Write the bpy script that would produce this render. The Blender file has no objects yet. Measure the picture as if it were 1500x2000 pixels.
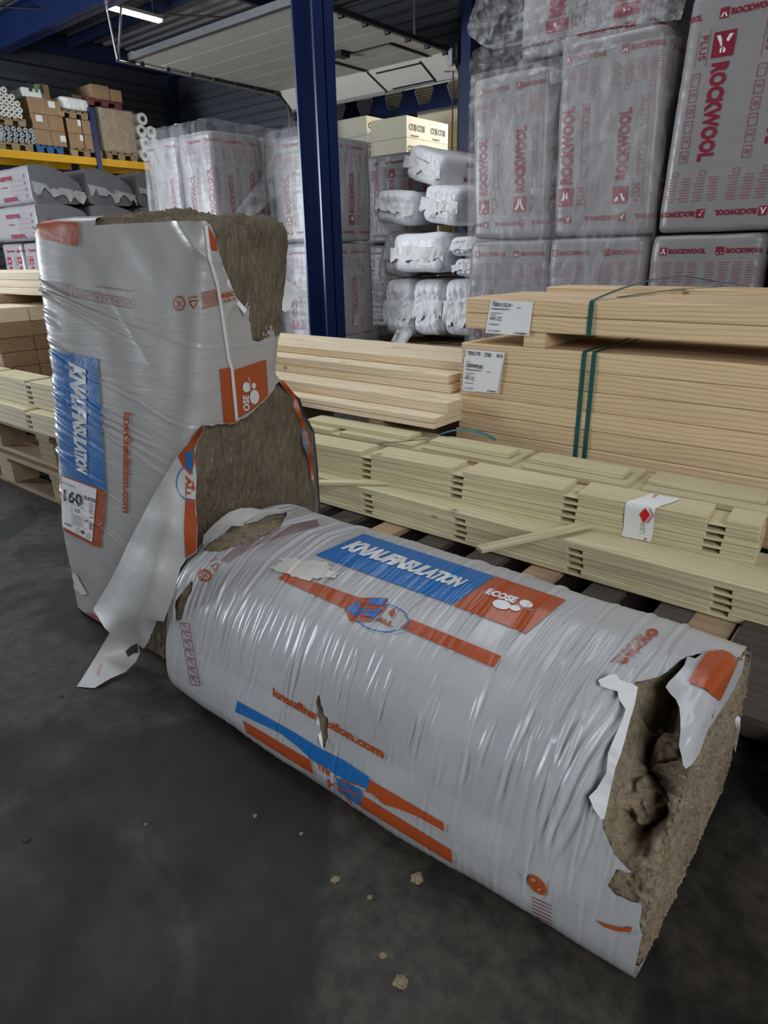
import bpy, bmesh, math, random
import numpy as np
from mathutils import Vector, Matrix
from mathutils.bvhtree import BVHTree
random.seed(7)
SC = bpy.context.scene
COL = SC.collection
# ------------------------------------------------------------ camera
FPX, CAMH = 1295.48, 1.04
CM = np.array([[0.7732649, 0.6338000, -0.0189451],
               [0.2170073, -0.2925961, -0.9312869],
               [-0.5957929, 0.7160203, -0.3637935]])      # rows: right, down, forward
CP = np.array([0.0, 0.0, CAMH])
cd = bpy.data.cameras.new('camera'); cam = bpy.data.objects.new('camera', cd); COL.objects.link(cam)
cd.sensor_fit = 'HORIZONTAL'; cd.sensor_width = 36.0; cd.lens = FPX / 1500 * 36
cd.clip_start = 0.02; cd.clip_end = 200
cam.matrix_world = Matrix(((CM[0][0], -CM[1][0], -CM[2][0], 0), (CM[0][1], -CM[1][1], -CM[2][1], 0),
                           (CM[0][2], -CM[1][2], -CM[2][2], CAMH), (0, 0, 0, 1)))
SC.camera = cam
# ------------------------------------------------------------ world, lights, exposure
SC.view_settings.view_transform = 'Standard'; SC.view_settings.look = 'None'
SC.view_settings.gamma = 1.0; SC.view_settings.use_curve_mapping = False
SC.view_settings.exposure = 0.0
SC.cycles.use_denoising = True
SC.cycles.max_bounces = 6; SC.cycles.transparent_max_bounces = 12
SC.cycles.caustics_reflective = False; SC.cycles.caustics_refractive = False
W = bpy.data.worlds.new('world'); SC.world = W; W.use_nodes = True
W.node_tree.nodes['Background'].inputs[0].default_value = (0.80, 0.90, 1.0, 1)
W.node_tree.nodes['Background'].inputs[1].default_value = 0.31
def area(name, loc, aim, sx, sy, power, col):
    l = bpy.data.lights.new(name, 'AREA'); l.shape = 'RECTANGLE'; l.size = sx; l.size_y = sy
    l.energy = power; l.color = col; l.spread = math.pi
    o = bpy.data.objects.new(name, l); COL.objects.link(o); o.location = loc
    o.rotation_euler = (Vector(aim) - Vector(loc)).to_track_quat('-Z', 'Y').to_euler(); return o
area('daylight_right_doorway', (3.0, -1.2, 2.7), (-0.5, 2.2, 0.5), 2.4, 2.2, 150, (0.93, 0.96, 1.0))
area('daylight_left_doorway', (-10.8, -2.5, 1.6), (-9.3, 7.5, 2.6), 3.6, 3.0, 880, (0.86, 0.93, 1.0))
area('skylight', (-2.6, 3.4, 5.0), (-2.6, 3.4, 0), 1.4, 5.0, 105, (0.92, 0.96, 1.0))
s_ = area('fill_by_the_rack', (-5.9, 1.0, 5.0), (-5.9, 1.1, 0), 2.0, 2.4, 120, (0.86, 0.93, 1.0)); s_.data.spread = math.radians(120)  # added fill light, brightens the floor and board tops beyond the upright pack
area('far_hall_light', (-6.5, 14.0, 4.6), (-10, 12.5, 2.5), 3.0, 3.0, 480, (1.0, 0.95, 0.85))
# ------------------------------------------------------------ picture geometry helpers
def ray(x, y):
    return CM.T @ np.array([(x - 750) / FPX, (y - 1000) / FPX, 1.0])
def atz(x, y, z): d = ray(x, y); return CP + d * (z - CAMH) / d[2]
def aty(x, y, Y): d = ray(x, y); return CP + d * Y / d[1]
def atx(x, y, X): d = ray(x, y); return CP + d * X / d[0]
def project(P):
    v = (np.asarray(P) - CP) @ CM.T
    w = np.where(np.abs(v[..., 2]) < 1e-6, 1e-6, v[..., 2])
    return np.stack([v[..., 0] / w * FPX + 750, v[..., 1] / w * FPX + 1000], -1)
# ------------------------------------------------------------ noise
_rs = np.random.RandomState(3)
_perm = _rs.permutation(256); _perm = np.concatenate([_perm, _perm, _perm])
_grad = _rs.normal(size=(256, 3)); _grad /= np.linalg.norm(_grad, axis=1)[:, None]
def pn(x, y=0.0, z=0.0):
    x, y, z = np.broadcast_arrays(np.asarray(x, float), np.asarray(y, float), np.asarray(z, float))
    xi, yi, zi = np.floor(x).astype(int), np.floor(y).astype(int), np.floor(z).astype(int)
    xf, yf, zf = x - xi, y - yi, z - zi
    f = lambda t: t * t * t * (t * (t * 6 - 15) + 10)
    u, v, w = f(xf), f(yf), f(zf)
    def g(a, b, c):
        h = _perm[_perm[_perm[(xi + a) & 255] + ((yi + b) & 255)] + ((zi + c) & 255)]
        G = _grad[h]
        return G[..., 0] * (xf - a) + G[..., 1] * (yf - b) + G[..., 2] * (zf - c)
    l = lambda a, b, t: a + (b - a) * t
    return 1.5 * l(l(l(g(0,0,0), g(1,0,0), u), l(g(0,1,0), g(1,1,0), u), v),
             l(l(g(0,0,1), g(1,0,1), u), l(g(0,1,1), g(1,1,1), u), v), w)
def fbm(x, y, z, o=3):
    s = 0; a = 1.0
    for k in range(o):
        s = s + a * pn(x * 2**k + 7.3*k, y * 2**k + 1.7*k, z * 2**k); a *= .5
    return s
def ridge(n, p=3): return np.clip(1 - np.abs(n) * 1.6, 0, 1) ** p
# ------------------------------------------------------------ object helpers
def mesh_obj(name, V, F, mats, parent=None, smooth=True, mi=None):
    me = bpy.data.meshes.new(name)
    V = np.asarray(V, float)
    off = Vector((0, 0, 0))
    if parent is not None: off = parent.location
    me.from_pydata((V - np.array(off)).tolist(), [], [list(map(int, f)) for f in F])
    if not isinstance(mats, (list, tuple)): mats = [mats]
    for m in mats: me.materials.append(m)
    if mi is not None: me.polygons.foreach_set('material_index', np.asarray(mi, np.int32))
    if smooth: me.polygons.foreach_set('use_smooth', np.ones(len(me.polygons), bool))
    me.update()
    o = bpy.data.objects.new(name, me); COL.objects.link(o)
    if parent is not None: o.parent = parent
    return o
def tag(o, label=None, cat=None, group=None, kind=None):
    if label: o['label'] = label
    if cat: o['category'] = cat
    if group: o['group'] = group
    if kind: o['kind'] = kind
    return o
def thing(name, label, cat, loc=(0, 0, 0), group=None):
    o = bpy.data.objects.new(name, None); COL.objects.link(o); o.location = loc; o.empty_display_size = .1
    return tag(o, label, cat, group)
def copy_tree(o, loc, rotz=None, label=None):
    c = o.copy(); COL.objects.link(c); c.location = loc
    if rotz is not None: c.rotation_euler = (0, 0, rotz)
    if label: c['label'] = label
    for ch in o.children:
        d = ch.copy(); COL.objects.link(d); d.parent = c
    return c
class MB:
    """collects boxes, prisms and tubes, linked as ONE mesh"""
    def __init__(s): s.V = []; s.F = []; s.mi = []
    def add(s, V, F, m=0):
        b = len(s.V); s.V += [tuple(v) for v in V]; s.F += [tuple(i + b for i in f) for f in F]; s.mi += [m] * len(F); return s
    def box(s, x0, x1, y0, y1, z0, z1, m=0, bev=0.0):
        if bev <= 0:
            V = [(x, y, z) for z in (z0, z1) for y in (y0, y1) for x in (x0, x1)]
            return s.add(V, [(0,2,3,1),(4,5,7,6),(0,1,5,4),(2,6,7,3),(0,4,6,2),(1,3,7,5)], m)
        bm = bmesh.new(); bmesh.ops.create_cube(bm, size=1)
        for v in bm.verts: v.co = Vector(((x0+x1)/2 + v.co.x*(x1-x0), (y0+y1)/2 + v.co.y*(y1-y0), (z0+z1)/2 + v.co.z*(z1-z0)))
        bmesh.ops.bevel(bm, geom=bm.edges[:], offset=bev, segments=2, affect='EDGES', profile=.5)
        bm.verts.index_update()
        s.add([tuple(v.co) for v in bm.verts], [[v.index for v in f.verts] for f in bm.faces], m); bm.free(); return s
    def prism_xz(s, poly, y0, y1, m=0):
        n = len(poly)
        V = [(x, y0, z) for x, z in poly] + [(x, y1, z) for x, z in poly]
        F = [tuple(range(n)), tuple(range(2*n-1, n-1, -1))] + [(i, n+i, n+(i+1) % n, (i+1) % n) for i in range(n)]
        return s.add(V, F, m)
    def prism_xy(s, poly, z0, z1, m=0):
        n = len(poly)
        V = [(x, y, z0) for x, y in poly] + [(x, y, z1) for x, y in poly]
        F = [tuple(range(n-1, -1, -1)), tuple(range(n, 2*n))] + [(i, (i+1) % n, n+(i+1) % n, n+i) for i in range(n)]
        return s.add(V, F, m)
    def tube(s, pts, r, n=8, m=0):
        pts = [Vector([float(c) for c in p]) for p in pts]; r = float(r); V = []; F = []
        for i, p in enumerate(pts):
            d = (pts[min(i+1, len(pts)-1)] - pts[max(i-1, 0)]).normalized()
            a = d.cross(Vector((0, 0, 1)) if abs(d.z) < .9 else Vector((1, 0, 0))).normalized(); b = d.cross(a)
            V += [p + r*(math.cos(2*math.pi*k/n)*a + math.sin(2*math.pi*k/n)*b) for k in range(n)]
        for i in range(len(pts)-1):
            F += [(i*n+k, i*n+(k+1) % n, (i+1)*n+(k+1) % n, (i+1)*n+k) for k in range(n)]
        F += [tuple(range(n-1, -1, -1)), tuple(range((len(pts)-1)*n, len(pts)*n))]
        return s.add(V, F, m)
    def build(s, name, mats, parent=None, smooth=False):
        return mesh_obj(name, s.V, s.F, mats, parent, smooth, s.mi)
    def build_at(s, name, mats, loc, rot=None):
        """vertices given relative to loc"""
        o = mesh_obj(name, s.V, s.F, mats, None, False, s.mi); o.location = loc
        if rot: o.rotation_euler = rot
        return o
# ------------------------------------------------------------ materials
def newmat(name):
    m = bpy.data.materials.new(name); m.use_nodes = True
    nt = m.node_tree; return m, nt, nt.nodes['Principled BSDF']
def N(nt, typ, **kw):
    n = nt.nodes.new(typ)
    for k, v in kw.items():
        if k.startswith('i_'): n.inputs[k[2:].replace('_', ' ')].default_value = v
        else: setattr(n, k, v)
    return n
def L(nt, a, b): nt.links.new(a, b)
def ramp(nt, src, stops):
    r = nt.nodes.new('ShaderNodeValToRGB'); e = r.color_ramp.elements
    while len(e) > 1: e.remove(e[-1])
    e[0].position = stops[0][0]; e[0].color = (*stops[0][1], 1)
    for p, c in stops[1:]:
        k = e.new(p); k.color = (*c, 1)
    L(nt, src, r.inputs[0]); return r.outputs[0]
def coords(nt, scale=(1, 1, 1), kind='Object', rnd=False):
    tc = N(nt, 'ShaderNodeTexCoord'); mp = N(nt, 'ShaderNodeMapping'); mp.inputs['Scale'].default_value = scale
    L(nt, tc.outputs[kind], mp.inputs['Vector'])
    if rnd:
        oi = N(nt, 'ShaderNodeObjectInfo'); ml = N(nt, 'ShaderNodeMath', operation='MULTIPLY'); ml.inputs[1].default_value = 57.0
        L(nt, oi.outputs['Random'], ml.inputs[0]); cb = N(nt, 'ShaderNodeCombineXYZ')
        for k in range(3): L(nt, ml.outputs[0], cb.inputs[k])
        L(nt, cb.outputs[0], mp.inputs['Location'])
    return mp.outputs[0]
def noise(nt, vec, scale, detail=4, rough=.55, dist=0.0):
    n = N(nt, 'ShaderNodeTexNoise'); n.inputs['Scale'].default_value = scale; n.inputs['Detail'].default_value = detail
    n.inputs['Roughness'].default_value = rough; n.inputs['Distortion'].default_value = dist
    L(nt, vec, n.inputs['Vector']); return n.outputs['Fac']
def bump(nt, b, h, strength, dist=.01):
    n = N(nt, 'ShaderNodeBump'); n.inputs['Strength'].default_value = strength; n.inputs['Distance'].default_value = dist
    L(nt, h, n.inputs['Height']); L(nt, n.outputs[0], b.inputs['Normal']); return n
def mix(nt, fac, a, b, mode='MIX'):
    m = N(nt, 'ShaderNodeMix', data_type='RGBA', blend_type=mode)
    for s, v in ((0, fac), (6, a), (7, b)):
        if isinstance(v, (int, float)): m.inputs[s].default_value = v
        elif isinstance(v, tuple): m.inputs[s].default_value = (*v, 1)
        else: L(nt, v, m.inputs[s])
    return m.outputs[2]
def plain(name, col, rough=.6, metal=0.0, var=.12, scale=6.0, bmp=0.0, spec=.5):
    m, nt, b = newmat(name); v = coords(nt)
    n = noise(nt, v, scale, 5)
    c = ramp(nt, n, [(.25, tuple(x*(1-var) for x in col)), (.75, tuple(min(1, x*(1+var)) for x in col))])
    L(nt, c, b.inputs['Base Color']); b.inputs['Roughness'].default_value = rough; b.inputs['Metallic'].default_value = metal
    b.inputs['Specular IOR Level'].default_value = spec
    if bmp: bump(nt, b, noise(nt, v, scale*8, 4), bmp, .004)
    return m
def film(name, col, rough=.34, stretch=(1, 1, 1), scale=40.0, bmp=.25, var=.06, dirt=0.0):
    m, nt, b = newmat(name); v = coords(nt, stretch)
    n = noise(nt, coords(nt), 3.0, 4)
    c = ramp(nt, n, [(.3, tuple(x*(1-var) for x in col)), (.7, tuple(min(1, x*(1+var)) for x in col))])
    if dirt:
        d = noise(nt, coords(nt), 2.2, 6, .65)
        dr = ramp(nt, d, [(.50, (1, 1, 1)), (.72, (1-dirt,)*3)])
        c = mix(nt, 1.0, c, dr, 'MULTIPLY')
    L(nt, c, b.inputs['Base Color']); b.inputs['Roughness'].default_value = rough
    bump(nt, b, noise(nt, v, scale, 5, .6, .4), bmp, .006)
    return m
def wood(name, pale, dark, knot=.25, tint=.1, ring=60.0, rough=.62, along=2):
    """rings round a pith far from the board: streaks on the long faces, arcs on the end grain"""
    m, nt, b = newmat(name)
    v = coords(nt, (1, 1, 1), 'Object', True)
    sep = N(nt, 'ShaderNodeVectorMath', operation='MULTIPLY'); sep.inputs[1].default_value = (.8, 5, 5); L(nt, v, sep.inputs[0])
    warp = N(nt, 'ShaderNodeTexNoise'); warp.inputs['Scale'].default_value = 1.0; warp.inputs['Detail'].default_value = 3; L(nt, sep.outputs[0], warp.inputs['Vector'])
    ws = N(nt, 'ShaderNodeVectorMath', operation='MULTIPLY'); ws.inputs[1].default_value = (0, .10, .10); L(nt, warp.outputs['Color'], ws.inputs[0])
    vo = coords(nt, (0, 1, 1))
    ad = N(nt, 'ShaderNodeVectorMath', operation='ADD'); L(nt, vo, ad.inputs[0]); L(nt, ws.outputs[0], ad.inputs[1])
    of = N(nt, 'ShaderNodeVectorMath', operation='ADD'); of.inputs[1].default_value = (0, .02, .075); L(nt, ad.outputs[0], of.inputs[0])
    ln = N(nt, 'ShaderNodeVectorMath', operation='LENGTH'); L(nt, of.outputs[0], ln.inputs[0])
    mu = N(nt, 'ShaderNodeMath', operation='MULTIPLY'); mu.inputs[1].default_value = ring * 6.28; L(nt, ln.outputs['Value'], mu.inputs[0])
    sn = N(nt, 'ShaderNodeMath', operation='SINE'); L(nt, mu.outputs[0], sn.inputs[0])
    mr = N(nt, 'ShaderNodeMapRange'); mr.inputs[1].default_value = -1; mr.inputs[2].default_value = 1; L(nt, sn.outputs[0], mr.inputs[0])
    c = ramp(nt, mr.outputs[0], [(.0, pale), (.62, tuple((p*4+d)/5 for p, d in zip(pale, dark))), (1, tuple(d*.94 for d in dark))])
    fib = noise(nt, coords(nt, (4, 160, 160), 'Object', True), 1.0, 4)
    c = mix(nt, .35, c, ramp(nt, fib, [(.3, dark), (.65, pale)]))
    if knot:
        vo2 = N(nt, 'ShaderNodeTexVoronoi'); vo2.inputs['Scale'].default_value = 1.0
        L(nt, coords(nt, (4.2, 6.5, 6.5), 'Object', True), vo2.inputs['Vector'])
        kf = ramp(nt, vo2.outputs['Distance'], [(0, (knot*2.6,)*3), (.050, (knot*3.2,)*3), (.062, (knot*1.0,)*3), (.12, (0, 0, 0))])
        c = mix(nt, kf, c, (.10, .05, .025))
    big = noise(nt, coords(nt, (1, 3, 3), 'Object', True), 2.0, 3)
    c = mix(nt, tint*2, c, ramp(nt, big, [(.35, tuple(x*.72 for x in pale)), (.65, tuple(min(1, x*1.1) for x in pale))]))
    oi = N(nt, 'ShaderNodeObjectInfo')
    c = mix(nt, 1.0, c, ramp(nt, oi.outputs['Random'], [(0, (1-tint*1.6,)*3), (1, (1, 1, 1))]), 'MULTIPLY')
    L(nt, c, b.inputs['Base Color']); b.inputs['Roughness'].default_value = rough
    b.inputs['Specular IOR Level'].default_value = .3
    bump(nt, b, fib, .15, .002)
    return m
def wool(name, a, bcol, dark, stretch=(1, 1, 1), scale=60.0, strength=1.0):
    m, nt, b = newmat(name); v = coords(nt, stretch)
    n1 = noise(nt, v, scale, 10, .78, 1.2); n2 = noise(nt, coords(nt), 7.0, 5, .6)
    c = ramp(nt, n1, [(.28, dark), (.48, a), (.66, bcol)])
    c = mix(nt, 1.0, c, ramp(nt, n2, [(.3, (.66, .62, .58)), (.6, (1, 1, 1))]), 'MULTIPLY')
    L(nt, c, b.inputs['Base Color']); b.inputs['Roughness'].default_value = .95; b.inputs['Specular IOR Level'].default_value = .1
    bump(nt, b, n1, strength, .012)
    return m
def clear_film(name, base=.08, streak=.30, scale=9.0, stretch=(1, 1, .5), bmp=.8, tint=(.80, .80, .82)):
    m, nt, b = newmat(name); out = nt.nodes['Material Output']
    v = coords(nt, stretch); n = noise(nt, v, scale, 6, .62, 1.2)
    b.inputs['Base Color'].default_value = (*tint, 1); b.inputs['Roughness'].default_value = .16
    bump(nt, b, n, bmp, .02)
    tr = N(nt, 'ShaderNodeBsdfTransparent'); mx = N(nt, 'ShaderNodeMixShader')
    f = ramp(nt, n, [(.40, (base,)*3), (.62, (base+streak*.4,)*3), (.75, (base+streak,)*3)])
    L(nt, f, mx.inputs[0]); L(nt, tr.outputs[0], mx.inputs[1]); L(nt, b.outputs[0], mx.inputs[2]); L(nt, mx.outputs[0], out.inputs[0])
    return m
M = {}
M['film'] = film('pack_film', (.43, .432, .44), .30, (1, 1, 1), 18, .22, .05, .24)
M['film_in'] = film('film_inside', (.66, .66, .645), .5, (1, 1, 1), 25, .25, .03)
M['film_flap'] = film('loose_flap', (.47, .465, .45), .5, (1, 1, 1), 25, .25, .05)
M['film_shaded'] = film('pack_film_upright_shaded', (.40, .39, .375), .32, (.35, .35, 4), 14, .25, .05, .12)  # same wrapper film, its colour darkened for the shade on the upright pack
M['blue'] = film('print_blue', (.012, .135, .40), .36, (1, 1, 1), 18, .3, .05)
M['orange'] = film('print_orange', (.37, .068, .016), .36, (1, 1, 1), 18, .3, .08)
M['print_white'] = film('print_white', (.66, .66, .66), .4, (1, 1, 1), 18, .2, .04)
M['print_black'] = plain('print_black', (.012, .012, .014), .5)
M['paper'] = plain('paper_white', (.74, .74, .74), .6, var=.03)
M['glue'] = plain('torn_paper', (.62, .60, .55), .85, var=.1, scale=30, bmp=.5)
M['red'] = film('print_red', (.20, .010, .028), .4, (1, 1, 1), 20, .2, .08)
M['redthin'] = film('print_red_fine', (.24, .075, .09), .45, (1, 1, 1), 20, .2, .08)
M['rock'] = film('slab_wrap', (.235, .225, .23), .34, (1, 1, .4), 14, .5, .05, .1)
M['white_bag'] = film('white_bag', (.76, .76, .78), .4, (1, 1, 1), 16, .6, .05, .1)
M['grey_end'] = film('grey_bag_end', (.30, .30, .31), .5, (1, 1, 1), 10, .4, .08)
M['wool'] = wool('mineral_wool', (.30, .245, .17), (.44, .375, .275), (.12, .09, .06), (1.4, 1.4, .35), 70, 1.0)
M['wool2'] = wool('mineral_wool_cut', (.50, .40, .27), (.68, .58, .42), (.13, .088, .055), (1, 1, 1), 55, 1.0)
M['pine'] = wood('pine', (.74, .56, .345), (.56, .37, .19), .24, .06, 62)
M['spruce'] = wood('spruce_pale', (.80, .68, .49), (.62, .48, .31), .24, .07, 66)
M['treated'] = wood('treated_pine', (.66, .60, .385), (.48, .42, .24), .28, .10, 70)
M['pallet'] = wood('pallet_wood', (.42, .30, .18), (.24, .16, .09), .2, .2, 70, .8)
M['pallet_old'] = wood('old_pallet_wood', (.10, .08, .065), (.055, .043, .036), .1, .2, 70, .9)
M['plank'] = wood('brown_plank', (.36, .24, .13), (.24, .15, .08), .15, .12, 70, .7)
M['strap'] = plain('strap_green', (.010, .085, .075), .35, var=.15)
M['navy'] = plain('steel_navy', (.011, .024, .088), .32, 0.0, .12, 2.0)
M['navy_dark'] = plain('steel_navy_dull', (.010, .018, .06), .5, 0.0, .2, 2.0)
M['black'] = plain('black_steel', (.006, .007, .010), .5)
M['steel'] = plain('galvanised', (.42, .43, .44), .38, .8, .15, 12)
M['rail'] = plain('dark_rail', (.05, .05, .055), .5, .5)
M['door'] = plain('door_panel', (.86, .79, .71), .5, var=.05, scale=2)
M['card'] = plain('cardboard', (.30, .19, .105), .75, var=.12, scale=4)
M['card2'] = plain('cardboard_dark', (.22, .135, .075), .75, var=.12, scale=4)
M['yellow'] = plain('rack_yellow', (.75, .38, .01), .45, var=.06)
M['blue_pal'] = plain('pallet_blue', (.02, .10, .26), .6, var=.2)
M['red_pal'] = plain('pallet_red', (.13, .035, .03), .7, var=.2)
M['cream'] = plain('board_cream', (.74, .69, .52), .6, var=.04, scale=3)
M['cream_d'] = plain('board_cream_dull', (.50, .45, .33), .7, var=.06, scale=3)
M['roll'] = plain('paper_roll', (.66, .64, .58), .7, var=.06)
M['grey_roll'] = plain('grey_roll', (.34, .36, .39), .4, var=.2)
M['hole'] = plain('roll_core', (.03, .03, .035), .8)
M['teal'] = plain('torn_teal', (.06, .14, .19), .5, var=.3, scale=25)
M['clear'] = clear_film('stretch_wrap')
M['clear2'] = clear_film('stretch_wrap_hazy', .06, .36, 5.0, (1, 1, .30), .9)
M['clear3'] = clear_film('stretch_wrap_bunched', .10, .55, 16.0, (1, 1, 1), 1.0)
def cladding(name, col, axis, pitch, rough=.5):
    m, nt, b = newmat(name); v = coords(nt)
    n = noise(nt, v, 1.2, 4); c = ramp(nt, n, [(.3, tuple(x*.85 for x in col)), (.7, tuple(x*1.12 for x in col))])
    L(nt, c, b.inputs['Base Color']); b.inputs['Roughness'].default_value = rough
    return m
M['clad'] = cladding('wall_cladding', (.050, .054, .065), 2, .1)
M['roof'] = cladding('roof_sheet', (.16, .155, .16), 0, .2)
M['roof2'] = cladding('roof_sheet_pale', (.42, .38, .33), 0, .2)
def concrete():
    m, nt, b = newmat('concrete'); v = coords(nt)
    a = noise(nt, v, .9, 8, .62); f = noise(nt, v, 26, 8, .7); st = noise(nt, v, 1.7, 6, .55, .8)
    c = ramp(nt, a, [(.30, (.021, .0178, .0138)), (.55, (.040, .0345, .0272)), (.75, (.070, .061, .049))])
    c = mix(nt, .45, c, ramp(nt, f, [(.36, (.008, .007, .0055)), (.64, (.086, .075, .061))]))
    stf = ramp(nt, st, [(.50, (0, 0, 0)), (.56, (.85, .85, .85))])
    c = mix(nt, stf, c, (.009, .0082, .0072))
    vo = N(nt, 'ShaderNodeTexVoronoi'); vo.inputs['Scale'].default_value = 9.0; L(nt, v, vo.inputs['Vector'])
    sp = ramp(nt, vo.outputs['Distance'], [(.03, (.8, .8, .8)), (.06, (0, 0, 0))])
    c = mix(nt, sp, c, (.006, .0055, .005))
    L(nt, c, b.inputs['Base Color'])
    r = ramp(nt, noise(nt, v, 5, 6, .6), [(.3, (.46,)*3), (.7, (.75,)*3)]); L(nt, r, b.inputs['Roughness']); b.inputs['Specular IOR Level'].default_value = .30
    bump(nt, b, f, .18, .004)
    return m
M['floor'] = concrete()
def glow(name, col, s):
    m, nt, b = newmat(name); b.inputs['Emission Color'].default_value = (*col, 1); b.inputs['Emission Strength'].default_value = s
    b.inputs['Base Color'].default_value = (.8, .8, .8, 1); return m
M['tube'] = glow('lamp_tube', (.95, 1.0, .92), 12)
# ------------------------------------------------------------ grids, clipping, prints
def circ_smooth(P, sig):
    n = len(P); k = np.arange(n); d = np.minimum(k, n-k); w = np.exp(-.5*(d/sig)**2); w /= w.sum()
    f = np.fft.fft(w)
    return np.stack([np.real(np.fft.ifft(np.fft.fft(P[:, i]) * f)) for i in range(P.shape[1])], 1)
def loop_resample(poly, n, sig=0):
    P = np.array(poly, float); Q = np.vstack([P, P[:1]])
    s = np.concatenate([[0], np.cumsum(np.linalg.norm(np.diff(Q, axis=0), axis=1))])
    t = np.linspace(0, s[-1], n, endpoint=False)
    R = np.stack([np.interp(t, s, Q[:, i]) for i in range(P.shape[1])], 1)
    return circ_smooth(R, sig) if sig else R
def grid_normals(V):
    du = np.roll(V, -1, 1) - np.roll(V, 1, 1); dv = np.gradient(V, axis=0)
    n = np.cross(du, dv); l = np.linalg.norm(n, axis=-1, keepdims=True); l[l < 1e-9] = 1
    return n / l
def outward(V, n):
    c = V.mean(1, keepdims=True); s = np.sign((n * (V - c)).sum(-1).mean()); return n * (s if s else 1)
def grid_faces(nt, nq, closed=True):
    i = np.arange(nt-1)[:, None]; j = np.arange(nq if closed else nq-1)[None, :]; j1 = (j+1) % nq
    return np.stack([i*nq+j, i*nq+j1, (i+1)*nq+j1, (i+1)*nq+j], -1).reshape(-1, 4)
def poly_sd(P, poly):
    """signed distance in pixels, negative inside"""
    P = np.asarray(P); poly = np.array(poly, float); best = np.full(len(P), 1e9); ins = np.zeros(len(P), bool)
    for a, b in zip(poly, np.roll(poly, -1, 0)):
        e = b - a; w = P - a; t = np.clip((w @ e) / max(e @ e, 1e-9), 0, 1)
        best = np.minimum(best, np.linalg.norm(w - t[:, None]*e, axis=1))
        c = ((a[1] <= P[:, 1]) != (b[1] <= P[:, 1]))
        with np.errstate(divide='ignore', invalid='ignore'):
            xi = a[0] + (P[:, 1]-a[1]) / (b[1]-a[1]) * e[0]
        ins ^= c & (P[:, 0] < xi)
    return np.where(ins, -best, best)
def clip_mesh(V, F, sd):
    """keep sd > 0, cutting faces along sd = 0"""
    V = [tuple(v) for v in V]; out = []; cache = {}
    F = np.asarray(F); s = sd[F]; full = (s > 0).all(1); some = (s > 0).any(1) & ~full
    out += [tuple(f) for f in F[full]]
    for f in F[some]:
        p = []
        for a, b in zip(f, np.roll(f, -1)):
            if sd[a] > 0: p.append(int(a))
            if (sd[a] > 0) != (sd[b] > 0):
                k = (min(a, b), max(a, b))
                if k not in cache:
                    t = sd[a] / (sd[a]-sd[b]); cache[k] = len(V)
                    V.append(tuple(np.array(V[a]) + t*(np.array(V[b])-np.array(V[a]))))
                p.append(cache[k])
        if len(p) > 2: out.append(tuple(p))
    used = sorted({i for f in out for i in f}); mp = {u: k for k, u in enumerate(used)}
    return [V[u] for u in used], [tuple(mp[i] for i in f) for f in out]
def bvh_of(*objs):
    V = []; F = []
    for o in objs:
        b = len(V); mw = Matrix.Translation(o.parent.location) if o.parent else o.matrix_basis
        V += [mw @ v.co for v in o.data.vertices]; F += [[i+b for i in p.vertices] for p in o.data.polygons]
    return BVHTree.FromPolygons(V, F)
def fill2d(poly, mx):
    """2-D polygon -> triangles no longer than mx"""
    bm = bmesh.new(); vs = [bm.verts.new((x, y, 0)) for x, y in poly]; bm.faces.new(vs)
    return refine(bm, mx)
def refine(bm, mx):
    bmesh.ops.triangulate(bm, faces=bm.faces[:])
    for _ in range(7):
        e = [x for x in bm.edges if x.calc_length() > mx]
        if not e or len(bm.faces) > 60000: break
        bmesh.ops.subdivide_edges(bm, edges=e, cuts=1, use_grid_fill=False)
        bmesh.ops.triangulate(bm, faces=[f for f in bm.faces if len(f.verts) > 3])
    bm.verts.index_update()
    r = np.array([(v.co.x, v.co.y) for v in bm.verts]), [[v.index for v in f.verts] for f in bm.faces]
    bm.free(); return r
_tc = {}
def text2d(s, bold=.0, shear=0.0, mx=.12, space=1.0):
    """text as a mesh scaled to the unit square"""
    k = (s, bold, shear, mx, space)
    if k in _tc: return _tc[k]
    cu = bpy.data.curves.new('t', 'FONT'); cu.body = s; cu.resolution_u = 2; cu.offset = bold; cu.shear = shear; cu.space_character = space
    ob = bpy.data.objects.new('t', cu); COL.objects.link(ob)
    dg = bpy.context.evaluated_depsgraph_get(); me = bpy.data.meshes.new_from_object(ob.evaluated_get(dg))
    bm = bmesh.new(); bm.from_mesh(me); bmesh.ops.remove_doubles(bm, verts=bm.verts[:], dist=1e-5)
    for v in bm.verts: v.co.z = 0
    P, F = refine(bm, mx * 3)
    bpy.data.objects.remove(ob); bpy.data.meshes.remove(me)
    lo, hi = P.min(0), P.max(0); _tc[k] = ((P-lo)/(hi-lo), F, (hi-lo)); return _tc[k]
def homog(q):
    """unit square (0,0),(1,0),(1,1),(0,1) -> pixel quad"""
    A = []; B = []
    for (u, v), (x, y) in zip(((0,0),(1,0),(1,1),(0,1)), q):
        A += [[u, v, 1, 0, 0, 0, -u*x, -v*x], [0, 0, 0, u, v, 1, -u*y, -v*y]]; B += [x, y]
    h = np.append(np.linalg.solve(np.array(A, float), np.array(B, float)), 1).reshape(3, 3)
    def f(P):
        w = np.hstack([P, np.ones((len(P), 1))]) @ h.T; return w[:, :2] / w[:, 2:]
    return f
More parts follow.
